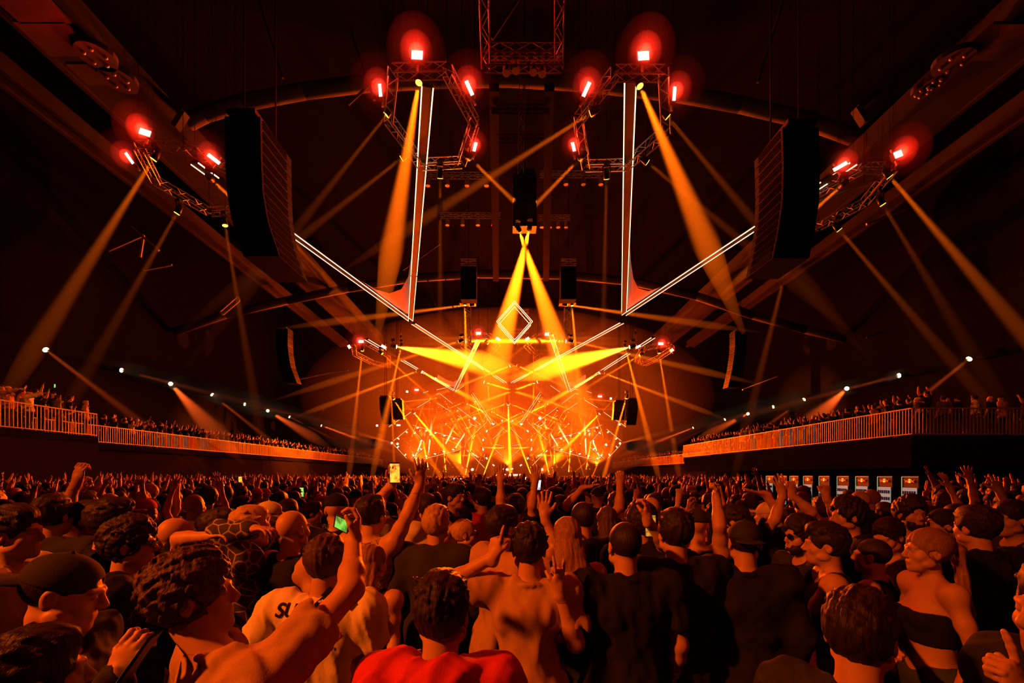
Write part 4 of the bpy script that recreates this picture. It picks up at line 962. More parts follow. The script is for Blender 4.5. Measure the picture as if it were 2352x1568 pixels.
            V.cap(H(0, -.01, .135), H(0, -.01, .139), .008, .008, .004)
        return V.mesh('h')
    def beard(s):
        H, R = s.H, s.HR; V = Vol(s.hc - .15, s.hc + .15, s.hres); V.ell(H(0, .045, -.075), (.062, .058, .050), R, .01); V.ell(H(0, .035, -.04), (.070, .05, .045), R, .02)
        V.ell(H(0, .095, -.0), (.045, .06, .045), R, .01, 's'); V.ell(H(0, .108, -.058), (.024, .014, .009), R, .006, 's'); V.wrinkle(.003, 150, 2); V.plane(H(0, 0, -.005), R @ np.array((0, 0, 1.))); return V.mesh('bd')
SKIN = mat('skin', (.50, .30, .21), .5, spec=.35); SKIN2 = mat('skin_deep', (.30, .17, .11), .5, spec=.4)
def hairmat(n, c):
    m = mat(n, c, .55, spec=.3); t = m.node_tree; b = t.nodes['Principled BSDF']
    tc = t.nodes.new('ShaderNodeTexCoord'); mp = t.nodes.new('ShaderNodeMapping'); mp.inputs['Scale'].default_value = (260, 120, 22)
    nz = t.nodes.new('ShaderNodeTexNoise'); nz.inputs['Scale'].default_value = 1; nz.inputs['Detail'].default_value = 2; nz.inputs['Distortion'].default_value = .6
    bp = t.nodes.new('ShaderNodeBump'); bp.inputs['Strength'].default_value = .8; bp.inputs['Distance'].default_value = .004
    t.links.new(tc.outputs['Object'], mp.inputs[0]); t.links.new(mp.outputs[0], nz.inputs['Vector']); t.links.new(nz.outputs['Fac'], bp.inputs['Height']); t.links.new(bp.outputs[0], b.inputs['Normal'])
    r = t.nodes.new('ShaderNodeMixRGB'); r.inputs[1].default_value = (*[v * .55 for v in c], 1); r.inputs[2].default_value = (*[min(1, v * 1.5) for v in c], 1); t.links.new(nz.outputs['Fac'], r.inputs[0]); t.links.new(r.outputs[0], b.inputs['Base Color']); return m
HAIRS = dict(dark=hairmat('hair_dark', (.018, .012, .009)), brown=hairmat('hair_brown', (.06, .032, .018)), blond=hairmat('hair_blond', (.42, .28, .14)))
CL = {k: mat('cloth_' + k, c, .85, bump=.15, bscale=260, spec=.15) for k, c in dict(black=(.012, .012, .013), charcoal=(.03, .03, .033), navy=(.02, .024, .05), grey=(.16, .15, .15), white=(.72, .70, .66), cream=(.55, .47, .38), red=(.55, .035, .02), tan=(.42, .28, .18), olive=(.08, .085, .04), denim=(.05, .07, .13)).items()}
SHOE = mat('shoe', (.05, .05, .05), .6)
def link(name, me, parent):
    o = bpy.data.objects.new(name, me); COL.objects.link(o); o.parent = parent; return o
TOPNAME = dict(tee='t_shirt', hoodie='hoodie', jacket='jacket', tank='tank_top', bra='bra_top', long='long_sleeved_shirt')
def dress(fig, skin=SKIN, hair='dark', top='black', legs='denim', low=False):
    """meshes of one figure"""
    r = {}; r['body'] = to_mesh('body', *fig.body(), [skin]); r[TOPNAME[fig.top]] = to_mesh('top', *fig.shirt(), [CL[top] if isinstance(top, str) else top])
    hm = fig.hairmesh()
    if hm is not None: r['cap' if 'cap' in fig.hair else 'beanie' if fig.hair == 'beanie' else 'hair'] = to_mesh('hair', *hm, [HAIRS[hair] if hair in HAIRS else CL[hair]])
    if 'cap' in fig.hair and fig.__dict__.get('under'):
        g = Fig(**{**fig.__dict__, 'hair': 'buzz'}); g.arms = fig.arms; g.sh = fig.sh; r['hair'] = to_mesh('hair', *g.hairmesh(), [HAIRS['dark']])
    if fig.__dict__.get('beardy'): r['beard'] = to_mesh('beard', *fig.beard(), [HAIRS['dark']])
    r['trousers'] = to_mesh('trousers', *fig.trousers(), [CL[legs]]); r['shoes'] = to_mesh('shoes', *fig.shoes(), [SHOE])
    return r
def put(meshes, label, loc, rz=0., h=1., group=None, sub=None, cols=None):
    """body is the person's own mesh; hair and clothing are its children"""
    o = bpy.data.objects.new('person', meshes['body']); COL.objects.link(o); o.location = loc; o.rotation_euler = (0, 0, rz); o.scale = (h, h, h); tag(o, label, 'person', group)
    for k, me in meshes.items():
        if k == 'body': continue
        c = link(k, me, o)
        m = (cols or {}).get('top' if k in TOPNAME.values() else k)
        if m: c.material_slots[0].link = 'OBJECT'; c.material_slots[0].material = m
    if cols and cols.get('skin'): o.material_slots[0].link = 'OBJECT'; o.material_slots[0].material = cols['skin']
    return o
# ------------------------------------------------------------------ people in the front rows, one by one
SCREEN = dict(green=(.25, .8, .08), warm=(1, .42, .03), white=(.8, .9, 1.), orange=(1, .3, .02))
def phone(loc, n, up, label, screen='warm', w=.075, h=.155, es=1.6, group=None):
    """a phone at loc, its screen facing along n"""
    n = Vector(n).normalized(); up = Vector(up); x = up.cross(n).normalized(); up = n.cross(x); R = Matrix((x, up, n)).transposed(); c = Vector(loc)
    t = thing('phone', label, 'phone', c, group); MB().obox(c, R, w / 2, h / 2, .004).build('case', M['black'], t)
    nm = 'screen_' + screen + str(es)
    if nm not in M: M[nm] = mat(nm, (.02, .02, .02), .3, emit=SCREEN[screen], es=es); screen_pattern(M[nm], SCREEN[screen], es)
    MB().obox(c + n * .0045, R, w / 2 - .004, h / 2 - .010, .0008).build('screen', M[nm], t); return t
def screen_pattern(m, c, es):
    t = m.node_tree; b = t.nodes['Principled BSDF']; tc = t.nodes.new('ShaderNodeTexCoord'); nz = t.nodes.new('ShaderNodeTexNoise'); nz.inputs['Scale'].default_value = 28; nz.inputs['Detail'].default_value = 3
    r = t.nodes.new('ShaderNodeValToRGB'); r.color_ramp.elements[0].position = .38; r.color_ramp.elements[0].color = (c[0] * .35, c[1] * .25, c[2] * .3, 1); r.color_ramp.elements[1].position = .62; r.color_ramp.elements[1].color = (*c, 1)
    t.links.new(tc.outputs['Object'], nz.inputs['Vector']); t.links.new(nz.outputs['Fac'], r.inputs[0]); t.links.new(r.outputs[0], b.inputs['Emission Color'])
HERO_XY = []
HAIRS['fair'] = hairmat('hair_fair', (.25, .14, .06))
def hero(px, crown, Y, rz, label, arms=None, skin=SKIN, tint='dark', col='black', legs='denim', **k):
    """px, top: where the crown of the head shows; arms: {side: (elbow px,py,Y), (wrist px,py,Y), hand}"""
    c = P(px, crown, Y); h = c.z / 1.775; bx = k.pop('body', px); am = k.pop('armlen', 1.); drop = k.pop('drop', 0); hd = c.copy(); c.x = P(bx, crown, Y).x; loc = Vector((c.x, Y, 0)); rz = math.radians(rz); Ri = Matrix.Rotation(-rz, 3, 'Z')
    L = lambda q: np.array(Ri @ (P(*q) - loc) / h)
    A = {}; of = Ri @ (Vector((hd.x, Y, 0)) - loc) / h; k['hox'], k['hoy'] = of.x, of.y
    for sd, a in (arms or {}).items():
        d = dict(el=L(a[0]), wr=L(a[1]), hand=a[2] if len(a) > 2 else 'relax')
        sh = np.array((.185 * sd * k.get('wide', 1.), 0, 1.43)); v = d['el'] - sh; lv = np.linalg.norm(v); d['el'] = sh + v / lv * min(max(lv, .25), .33 * am)
        w = L(a[1]) - d['el']; lw = np.linalg.norm(w); d['wr'] = d['el'] + w / lw * min(max(lw, .22), .30)
        if len(a) > 3: d['palm'] = np.array(Ri @ Vector(a[3]))
        if len(a) > 4: d['dir'] = np.array(Ri @ Vector(a[4]))
        if d['el'][2] > 1.5: d['sh'] = sh + np.array((-sd * .02, 0, .03 - drop))
        A[sd] = d
    near = Y < 1.8
    f = Fig(arms=A, bres=k.pop('bres', .0105 if near else .013 if Y < 3 else .018), hres=k.pop('hres', .004 if near else .0055 if Y < 3 else .0075), seed=int(px), **k)
    skirt = dress(f, skin, tint, col, legs)
    o = put(skirt, label, loc, rz, h); HERO_XY.append((loc.x, loc.y))
    W = lambda v: loc + Matrix.Rotation(rz, 3, 'Z') @ (Vector([float(x) for x in v]) * h)
    return o, f, W
def glasses(f, W, label, dark=True):
    t = thing('glasses', label, 'glasses', W(f.H(0, .10, .01))); mb = MB()
    for q in (-1, 1):
        pts = [W(f.H(q * .032 + .022 * math.cos(a), .112 - .012 * abs(math.cos(a)) * (1 if q * math.cos(a) > 0 else 0), .012 + .018 * math.sin(a))) for a in [2 * PI * i / 12 for i in range(13)]]
        mb.path(pts, .0018, 5); mb.tube(W(f.H(q * .056, .10, .016)), W(f.H(q * .080, -.01, .014)), .002, n=5)
    mb.tube(W(f.H(-.012, .112, .016)), W(f.H(.012, .112, .016)), .0018, n=5); mb.build('frame', M['black'], t)
    ln = MB()
    for q in (-1, 1): c = W(f.H(q * .032, .111, .012)); d = (W(f.H(q * .032, .2, .012)) - c).normalized(); ln.tube(c, c + d * .001, .021, n=14)
    ln.build('lens', M['black'] if dark else M['grille'], t)
def print_on(o, key, txt, size, px, py, Y, rz=0, m=None, shear=.0):
    """printed lettering laid on the cloth by projection from behind"""
    cloth = [c for c in o.children if c.name.startswith(key)][0]; me0 = cloth.data; Mx = Matrix.Translation(o.location) @ Matrix.Rotation(o.rotation_euler.z, 4, 'Z') @ Matrix.Diagonal((o.scale[0],) * 3 + (1,))
    bvh = BVHTree.FromPolygons([Mx @ v.co for v in me0.vertices], [tuple(p.vertices) for p in me0.polygons])
    r = text_mesh(txt, size, m or CL['black'], 'printed_lettering', None, (0, 0, 0), shear, 0.0); c = P(px, py, Y); me = r.data; Rz = Matrix.Rotation(math.radians(rz), 3, 'Z')
    import bmesh
    bm = bmesh.new(); bm.from_mesh(me); bmesh.ops.triangulate(bm, faces=bm.faces); bmesh.ops.subdivide_edges(bm, edges=[e for e in bm.edges if e.calc_length() > .012], cuts=2, use_grid_fill=True); bm.to_mesh(me); bm.free()
    Mi = Mx.inverted(); last = c.y
    for v in me.vertices:
        w = c + Rz @ v.co; hit = bvh.ray_cast(Vector((w.x, w.y - 1.0, w.z)), Vector((0, 1, 0)))
        if hit[0] is not None: last = hit[0].y
        v.co = Mi @ ((hit[0] + Vector((0, -.004, 0))) if hit[0] is not None else Vector((w.x, last, w.z)))
    r.parent = o
FWD = (0, 1, 0); UP = (0, 0, 1); BACK = (0, -1, 0)
M['tank_pattern'] = mat('tank_pattern', (.3, .2, .13), .8)
def pattern(m, c1, c2, sc):
    t = m.node_tree; b = t.nodes['Principled BSDF']; tc = t.nodes.new('ShaderNodeTexCoord'); v = t.nodes.new('ShaderNodeTexVoronoi'); v.feature = 'DISTANCE_TO_EDGE'; v.inputs['Scale'].default_value = sc
    r = t.nodes.new('ShaderNodeValToRGB'); r.color_ramp.elements[0].position = .03; r.color_ramp.elements[0].color = (*c1, 1); r.color_ramp.elements[1].position = .06; r.color_ramp.elements[1].color = (*c2, 1)
    t.links.new(tc.outputs['Object'], v.inputs['Vector']); t.links.new(v.outputs['Distance'], r.inputs[0]); t.links.new(r.outputs[0], b.inputs['Base Color'])
pattern(M['tank_pattern'], (.03, .02, .015), (.38, .26, .16), 26); M['floral'] = mat('floral', (.3, .2, .13), .8); pattern(M['floral'], (.35, .3, .25), (.04, .035, .035), 14)
# --- nearest row
o, f, W = hero(128, 1268, 1.5, -72, 'person in a backward baseball cap looking down to the right at the left edge', {1: ((205, 1700, 1.32), (268, 1560, 1.3), 'hold', (0, 1, 0), (.35, .1, .9)), -1: ((130, 1720, 1.85), (250, 1620, 1.8))}, tint='charcoal', hair='backcap', col='charcoal', top='jacket', pitch=14, yaw=6, under=True)
phone(P(318, 1512, 1.27), (-.75, -.2, .5), (.4, .1, .9), 'phone seen edge-on in the hand of the person in the baseball cap', 'orange', es=.4)
hero(428, 1275, 1.42, -38, 'curly haired person in a tan t-shirt raising an arm with a phone', {1: ((806, 1352, 1.55), (812, 1243, 1.75), 'hold', (-.9, -.2, .2), (.12, .3, 1.)), -1: ((420, 1600, 1.8), (450, 1750, 1.8))}, tint='brown', hair='curly', col='tan', pitch=-8, yaw=-28, body=535, armlen=1.15, drop=.07)
phone(P(786, 1203, 1.84), (-.7, -1, .0), (-1, -.7, .1), 'phone with a green screen held sideways above the white t-shirt', 'green', .055, .10, es=1.)
hero(52, 1450, 1.12, -42, 'person with short dark hair low in the bottom left corner', {}, col='black', bres=.011)
o, f, W = hero(745, 1232, 2.15, -6, 'person in a white t-shirt with black print and a shoulder strap, seen from behind', {-1: ((560, 1500, 2.2), (560, 1620, 2.0)), 1: ((852, 1478, 2.15), (842, 1610, 1.9))}, tint='brown', hair='short', col='white', wide=1.16, pitch=4)
o1 = o
print_on(o1, 't_shirt', 'SUC', .085, 652, 1414, 2.0, 0, shear=.25); print_on(o1, 't_shirt', 'T', .085, 655, 1446, 2.0, 0, shear=.25); print_on(o1, 't_shirt', 'E.', .085, 752, 1476, 2.0, 0, shear=.1)
mb = MB(); cl = [c for c in o1.children if c.name.startswith('t_shirt')][0]
def drape(o, cloth, a, b, w, Y0, name, m, n=24, lift=.006):
    Mx = Matrix.Translation(o.location) @ Matrix.Rotation(o.rotation_euler.z, 4, 'Z') @ Matrix.Diagonal((o.scale[0],) * 3 + (1,)); Mi = Mx.inverted()
    bvh = BVHTree.FromPolygons([Mx @ v.co for v in cloth.data.vertices], [tuple(p.vertices) for p in cloth.data.polygons])
    A, B = P(*a, Y0), P(*b, Y0); nn = Vector((-(B - A).z, 0, (B - A).x)).normalized() * w / 2; pts = []
    for i in range(n + 1):
        for s in (-1, 1):
            q = A + (B - A) * i / n + nn * s; hit = bvh.ray_cast(Vector((q.x, q.y - 1, q.z)), Vector((0, 1, 0)))
            y = (hit[0].y if hit[0] is not None else (pts[-1].y + lift if pts else q.y)) - lift; pts.append(Vector((q.x, y, q.z)))
    mb = MB(); mb.v = [tuple(Mi @ p) for p in pts] + [tuple(Mi @ (p + Vector((0, .004, 0)))) for p in pts]; k = len(pts)
    mb.f = [(2 * i, 2 * i + 1, 2 * i + 3, 2 * i + 2) for i in range(n)] + [(k + 2 * i + 2, k + 2 * i + 3, k + 2 * i + 1, k + 2 * i) for i in range(n)]
    r = mb.build(name, m); r.parent = o; return r
drape(o1, cl, (765, 1352), (640, 1478), .035, 2.0, 'shoulder_strap', CL['black'])
hero(850, 1250, 2.75, -20, 'woman with long straight blond hair and a black tank top', {1: ((905, 1430, 2.7), (900, 1530, 2.6))}, tint='fair', hair='long', col='black', top='tank', female=True, skin=SKIN)
o, f, W = hero(850, 1138, 3.25, -18, 'person in a patterned tank top with both arms raised, one holding a big phone', {1: ((930, 1200, 3.15), (961, 1118, 3.2), 'open', (-.5, .6, 0), (.05, 0, 1)), -1: ((872, 1146, 3.5), (900, 1110, 3.45), 'hold', (.3, -1, 0), (.1, 0, 1))}, hair='short', col=M['tank_pattern'], top='tank', wide=1.05)
phone(P(907, 1086, 3.4), (0, -1, -.1), (0, 0, 1), 'large bright phone held up against the left end of the stage', 'warm', .08, .16, 2.0)
hero(1000, 1162, 3.2, -8, 'person with cropped fair hair and a dark top over a pale shirt', {}, tint='blond', hair='quiff', col='charcoal', top='jacket')
o, f, W = hero(1062, 1192, 3.8, -78, 'blond woman with sunglasses and a ponytail smiling to the right', {}, tint='blond', hair='pony', col='cream', top='tank', female=True); glasses(f, W, 'dark sunglasses on the smiling blond woman')
o, f, W = hero(1150, 1163, 2.95, -52, 'bearded person with thick dark hair in a loose tan t-shirt', {}, hair='short', col='tan', beardy=True)
hero(1215, 1203, 2.35, -4, 'person in a reddish tan t-shirt raising both hands with fingers stretched', {-1: ((1072, 1350, 2.35), (1148, 1270, 2.3), 'point', (.6, .7, 0), (.12, 0, 1)), 1: ((1312, 1420, 2.3), (1268, 1302, 2.2), 'horn', (-.6, .7, 0), (.02, 0, 1))}, hair='short', col='tan', wide=1.02)
hero(1012, 1318, 1.42, -4, 'dark haired person in a red hoodie in front at the bottom centre', {-1: ((872, 1600, 1.35), (925, 1545, 1.5), 'fist')}, hair='short', col='red', top='hoodie', wide=.95)
hero(1437, 1196, 2.4, 4, 'broad person with a buzz cut in a black t-shirt', {-1: ((1318, 1392, 2.35), (1350, 1450, 2.6))}, hair='buzz', col='black', wide=1.22, beardy=True)
hero(1553, 1170, 2.6, 2, 'tall dark haired person in a black t-shirt beside the one with a buzz cut', {}, col='black', wide=1.1)
hero(1712, 1193, 2.6, -14, 'person in a patterned baseball cap and long black jacket', {}, tint='charcoal', hair='backcap', col='black', top='jacket', wide=1.08, under=True)
hero(1905, 1202, 2.75, 62, 'person with a faded curly haircut and bare shoulders in a black tank top', {-1: ((1850, 1440, 2.8), (1860, 1520, 2.6)), 1: ((1990, 1400, 2.5), (2030, 1470, 2.4))}, hair='quiff', col='black', top='tank')
o, f, W = hero(1846, 1188, 3.15, 96, 'person with glasses and wavy dark hair facing left', {}, hair='curly', col='charcoal', beardy=True); glasses(f, W, 'thin glasses on the wavy haired person facing left', False)
o, f, W = hero(1972, 1356, 1.28, -48, 'person with tousled dark hair and a cord necklace low at the bottom right', {}, hair='short', col='charcoal'); glasses(f, W, 'glasses of the person at the bottom right', False)
t_ = thing('necklace', 'dark cord necklace round the neck of the person at the bottom right', 'necklace', W((0, 0, 1.46))); MB().path([W((.088 * math.cos(a), -.02 + .082 * math.sin(a), 1.452 - .02 * math.sin(a))) for a in [2 * PI * i / 20 for i in range(21)]], .0035, 5).build('cord', M['black'], t_)
hero(2138, 1213, 2.6, 78, 'woman with a long blond ponytail and a strappy black top facing left', {}, tint='fair', hair='pony', col='black', top='bra', female=True)
hero(2475, 1290, 1.2, 86, 'person beyond the right edge pointing one finger up', {-1: ((2460, 1640, 1.25), (2338, 1606, 1.15), 'point', (-.3, .9, 0), (-.28, 0, 1))}, hair='short', col='navy', bres=.013)
hero(2250, 1163, 2.9, 8, 'broad dark haired person in a black t-shirt near the right edge', {}, col='black', wide=1.2)
hero(2088, 1142, 3.8, 172, 'bearded person with big bushy hair facing the camera', {}, hair='curly', col='black', beardy=True)
o, f, W = hero(288, 1193, 2.4, -66, 'wavy haired person with glasses in black looking right', {}, hair='curly', col='black'); glasses(f, W, 'glasses on the wavy haired person at the left', False)
hero(398, 1184, 3.0, -40, 'bald person stretching a bare arm to the right with a glowing wristband', {1: ((412, 1252, 2.8), (470, 1232, 2.75), 'relax', (0, 0, -1), (1, 0, .1))}, hair='bald', col='black')
o, f, W = hero(496, 1170, 3.25, -80, 'person with dark sunglasses and swept hair looking right', {}, hair='quiff', col='black'); glasses(f, W, 'dark sunglasses on the person behind the stretched arm')
hero(568, 1163, 3.0, -62, 'grey haired person in a dark floral shirt with arms crossed high', {1: ((520, 1240, 2.8), (572, 1216, 2.75), 'relax', (0, 0, -1)), -1: ((600, 1240, 3.2), (620, 1215, 3.2))}, tint='blond', hair='short', col=M['floral'], top='long')
hero(667, 1167, 2.95, -24, 'person with a shaved head and bare shoulders in a black top', {}, hair='bald', col='black', top='tank', wide=.98)
hero(615, 1149, 3.95, -60, 'person in a white backward baseball cap', {}, tint='white', hair='backcap', col='black', top='tee')
o, f, W = hero(772, 1130, 3.65, 6, 'person in a black cap and black t-shirt with grey lettering on the back', {}, tint='black', hair='beanie', col='black', wide=1.1)
M['print_grey'] = mat('print_grey', (.12, .12, .12), .7); print_on(o, 't_shirt', 'DEFQON', .055, 762, 1213, 3.5, 0, M['print_grey'])
hero(20, 1162, 2.35, -74, 'person in a cream t-shirt in profile at the left edge', {}, col='cream')
hero(115, 1138, 3.1, 2, 'broad person with short hair in a charcoal t-shirt at the far left', {}, col='charcoal', wide=1.18)
hero(176, 1134, 3.6, -50, 'person lifting both hands to film near the left wall', {1: ((150, 1175, 3.4), (166, 1130, 3.4), 'hold', (0, 1, 0), (.2, 0, 1)), -1: ((150, 1178, 3.8), (180, 1130, 3.7), 'hold', (0, 1, 0), (.2, 0, 1))}, col='tan')
hero(246, 1146, 2.85, -46, 'tall bearded person with swept hair near the left side', {}, hair='quiff', col='black', beardy=True)
o, f, W = hero(203, 1150, 3.3, -82, 'person with glasses in profile between two bearded people', {}, col='black'); glasses(f, W, 'glasses on the person in profile at the left', False)
o, f, W = hero(1340, 1150, 3.35, 10, 'person with a buzz cut in a black t-shirt with a pale hexagon print', {}, hair='buzz', col='black', wide=1.1); print_on(o, 't_shirt', '8', .12, 1334, 1238, 3.2, 0, M['duct'])
hero(1303, 1188, 2.85, 2, 'woman with long straight light hair seen from behind', {-1: ((1275, 1260, 3.0), (1258, 1205, 3.0), 'open', (0, 1, 0), (0, 0, 1))}, tint='fair', hair='long', col='black', top='tank', female=True)
hero(1395, 1163, 3.95, 0, 'woman with wavy hair lit orange on the crown', {}, tint='brown', hair='long', col='black', top='tee', female=True)
hero(1474, 1158, 3.2, 4, 'curly haired person holding up a phone in front of the chest', {1: ((1520, 1245, 3.0), (1503, 1218, 2.95), 'hold', (-.6, .5, 0), (0, 0, 1))}, hair='curly', col='black')
phone(P(1494, 1207, 2.95), (0, -1, .1), (0, 0, 1), 'phone filming the stage held by the curly haired person', 'warm', es=.8)
hero(1497, 1138, 4.3, 0, 'bald person with a bright lit crown', {}, hair='bald', col='grey')
hero(1600, 1165, 3.3, -10, 'person in a dark cap with one bare arm bent up and fist by the head', {1: ((1655, 1222, 3.2), (1648, 1165, 3.25), 'fist', (-1, 0, 0), (0, 0, 1))}, tint='charcoal', hair='cap', col='black', top='tank')
hero(1690, 1160, 3.7, 60, 'bearded person laughing towards the left', {}, hair='short', col='black', beardy=True)
hero(1420, 1130, 4.6, 0, 'person raising a lit object with one arm right of the stage axis', {-1: ((1422, 1165, 4.5), (1424, 1120, 4.5), 'hold', (0, 1, 0), (0, 0, 1))}, col='black')
hero(1325, 1125, 5.2, 0, 'person with one arm bent over the head reaching right', {-1: ((1300, 1165, 5.1), (1340, 1120, 5.0), 'open', (0, 0, -1), (1, 0, .3))}, col='black')
hero(1185, 1135, 4.6, 4, 'person raising a straight arm with spread fingers towards the stage', {-1: ((1150, 1160, 4.4), (1150, 1112, 4.4), 'open', (0, 1, 0), (0, 0, 1)), 1: ((1222, 1160, 4.5), (1228, 1112, 4.5), 'open', (0, 1, 0), (.1, 0, 1))}, col='black')
hero(1040, 1112, 5.2, -120, 'person with dark sunglasses facing back towards the camera', {}, col='charcoal', hair='quiff')
hero(1895, 1140, 4.4, 0, 'person with both arms up filming near the fridges', {-1: ((1860, 1190, 4.3), (1835, 1150, 4.3), 'hold', (0, 1, 0), (0, 0, 1)), 1: ((1920, 1190, 4.2), (1905, 1155, 4.2), 'fist', (0, 1, 0), (0, 0, 1))}, col='cream', hair='short')
hero(1770, 1150, 4.0, 30, 'person in a pale cap stretching bare hands up to the left', {-1: ((1775, 1200, 3.8), (1790, 1160, 3.8), 'open', (0, 1, 0), (-.3, 0, 1)), 1: ((1795, 1180, 3.9), (1765, 1145, 3.9), 'open', (0, 0, 1), (-1, 0, .2))}, tint='cream', hair='cap', col='black')
hero(2010, 1235, 3.0, 40, 'person with a smooth bare shoulder turned away behind the tank top wearer', {}, hair='buzz', col='black', top='tank')
hero(2045, 1190, 3.3, 110, 'person with flat dark hair looking down to the left', {}, hair='short', col='grey', pitch=20)
hero(1955, 1145, 3.6, 80, 'curly haired person in profile facing left near the fridges', {}, hair='curly', col='black')
hero(2170, 1168, 3.7, 75, 'person in profile with dark hair near the right edge', {}, hair='bun', col='black', female=True)
hero(2330, 1150, 3.4, 90, 'person at the far right edge with a lit forehead', {}, hair='short', col='charcoal')
hero(1255, 1128, 4.8, 0, 'person with bare arm reaching up, a small bright screen in the hand', {1: ((1232, 1165, 4.7), (1232, 1125, 4.7), 'hold', (0, 1, 0), (.1, 0, 1))}, col='black'); phone(P(1237, 1113, 4.65), (0, -1, 0), (.1, 0, 1), 'small bright phone held up right of the stage axis', 'white', es=1.6, w=.05, h=.12)
HEROES = len(HERO_XY)
# ------------------------------------------------------------------ the rest of the crowd
rnd = random.Random(11)
ARMS = {
 'arms down': {}, 'one arm raised': {1: dict(el=(.24, .10, 1.68), wr=(.20, .18, 1.93), hand='open', palm=(0, 1, 0))},
 'both arms raised': {1: dict(el=(.30, .10, 1.66), wr=(.25, .20, 1.91), hand='open', palm=(0, 1, 0)), -1: dict(el=(-.28, .12, 1.67), wr=(-.22, .18, 1.92), hand='vee', palm=(0, 1, 0))},
 'fist in air': {-1: dict(el=(-.26, .16, 1.62), wr=(-.22, .24, 1.86), hand='fist', palm=(0, 1, 0))},
 'filming': {1: dict(el=(.26, .20, 1.38), wr=(.10, .34, 1.60), hand='hold', palm=(-1, 0, 0), dir=(0, 0, 1)), -1: dict(el=(-.26, .2, 1.38), wr=(-.10, .34, 1.60), hand='hold', palm=(1, 0, 0), dir=(0, 0, 1))},
 'pointing ahead': {1: dict(el=(.26, .26, 1.50), wr=(.22, .50, 1.62), hand='point', palm=(0, 0, -1))}}
VAR = []
for i, (hr_, tp, ps, fem, yw) in enumerate((('short', 'tee', 'arms down', 0, 0), ('curly', 'tee', 'one arm raised', 0, -15), ('long', 'tank', 'arms down', 1, 10), ('backcap', 'tee', 'arms down', 0, 5), ('buzz', 'tee', 'both arms raised', 0, 0), ('quiff', 'long', 'arms down', 0, -30),
        ('short', 'tee', 'fist in air', 0, 20), ('pony', 'tank', 'both arms raised', 1, 0), ('short', 'tee', 'filming', 0, 0), ('bun', 'bra', 'one arm raised', 1, -10), ('bald', 'tee', 'arms down', 0, 0), ('cap', 'jacket', 'pointing ahead', 0, 0), ('curly', 'tank', 'arms down', 0, 40))):
    f = Fig(arms={k: dict(v) for k, v in ARMS[ps].items()}, hair=hr_, top=tp, female=bool(fem), yaw=yw, bres=.021, hres=.011, seed=i)
    VAR.append((dress(f), hr_, tp, ps, fem))
HN = dict(short='short %s hair', curly='curly %s hair', long='long %s hair', backcap='backward cap', buzz='buzz cut', quiff='swept %s hair', pony='%s ponytail', bun='%s hair bun', bald='shaved head', cap='peaked cap')
taken = list(HERO_XY) + [(0, 0), (0, .5)]
def free(x, y, r): return all((x - a) ** 2 + (y - b) ** 2 > r * r for a, b in taken[-400:])
def aisle(x, y): return 7.2 < y < 30 and 1742 < VX + x / y * FPX < 2150      # clear floor in front of the bar
def region(px): return 'left side' if px < 620 else 'left of middle' if px < 1000 else 'middle' if px < 1330 else 'right of middle' if px < 1720 else 'right side'
def individual(x, y, z, rz, where, variant=None, dark=None):
    ms, hr_, tp, ps, fem = VAR[variant if variant is not None else rnd.choices(range(len(VAR)), (5, 1, 3, 3, .5, 4, .8, .6, 1.5, .6, 1.2, 1., 4))[0]]
    cn = rnd.choices(('black', 'charcoal', 'navy', 'grey', 'white', 'tan', 'red', 'olive'), (9, 4, 2, 2, 1.2, 1.5, .6, 1))[0]
    hn = rnd.choices(('dark', 'brown', 'blond'), (7, 3, 1.3))[0]
    cols = dict(top=CL[cn], hair=HAIRS[hn], skin=SKIN if rnd.random() < .8 else SKIN2, cap=CL[rnd.choice(('black', 'white', 'red', 'charcoal'))])
    lab = 'person, %s, %s %s, %s, %s' % (HN[hr_] % hn if '%s' in HN[hr_] else HN[hr_], cn, dict(tee='t-shirt', long='long-sleeved shirt', tank='tank top', bra='bra top', jacket='jacket')[tp], ps, where)
    o = put(ms, lab, (x, y, z), rz, (.94 if fem else 1.0) * rnd.uniform(.95, 1.06), lab, cols=cols); return o
count = HEROES; pool = []
y = 3.9
while y < 13.5:
    step = .60 + .012 * y; x = -1.16 * y + rnd.uniform(0, .3)
    while x < 1.16 * y:
        X, Yy = x + rnd.uniform(-.14, .14), y + rnd.uniform(-.16, .16); x += .58 if y > 5 else .60
        if -20.2 < X < 16.5 and free(X, Yy, .42) and not aisle(X, Yy): pool.append((X, Yy))
    y += step
BAL = []
for y0, y1, xx, z, s in ((16.2, 22.4, LX1 - 1.15, ZL, -1), (23.2, 33, LX2 - .45, ZL, -1), (20.2, 40, RX + .45, ZR, 1)):
    y = y0
    while y < y1: BAL.append((xx + s * rnd.uniform(0, .25), y, z, s)); y += rnd.uniform(.55, .95)
x = RX + .9
while x < 25: BAL.append((x, 20.15 + rnd.uniform(0, .2), ZR, 0)); x += rnd.uniform(.6, 1.0)
for (X, Yy, z, s) in BAL:
    w = 'left balcony' if X < 0 else 'right balcony'; w += ' near part' if Yy < 24 else ' far part'
    individual(X, Yy, z, math.radians(rnd.uniform(-45, 0) if s < 0 else rnd.uniform(0, 45) if s > 0 else rnd.uniform(0, 60)), w, rnd.choice((0, 1, 3, 5, 6, 8, 10, 12, 0, 5, 3))); count += 1
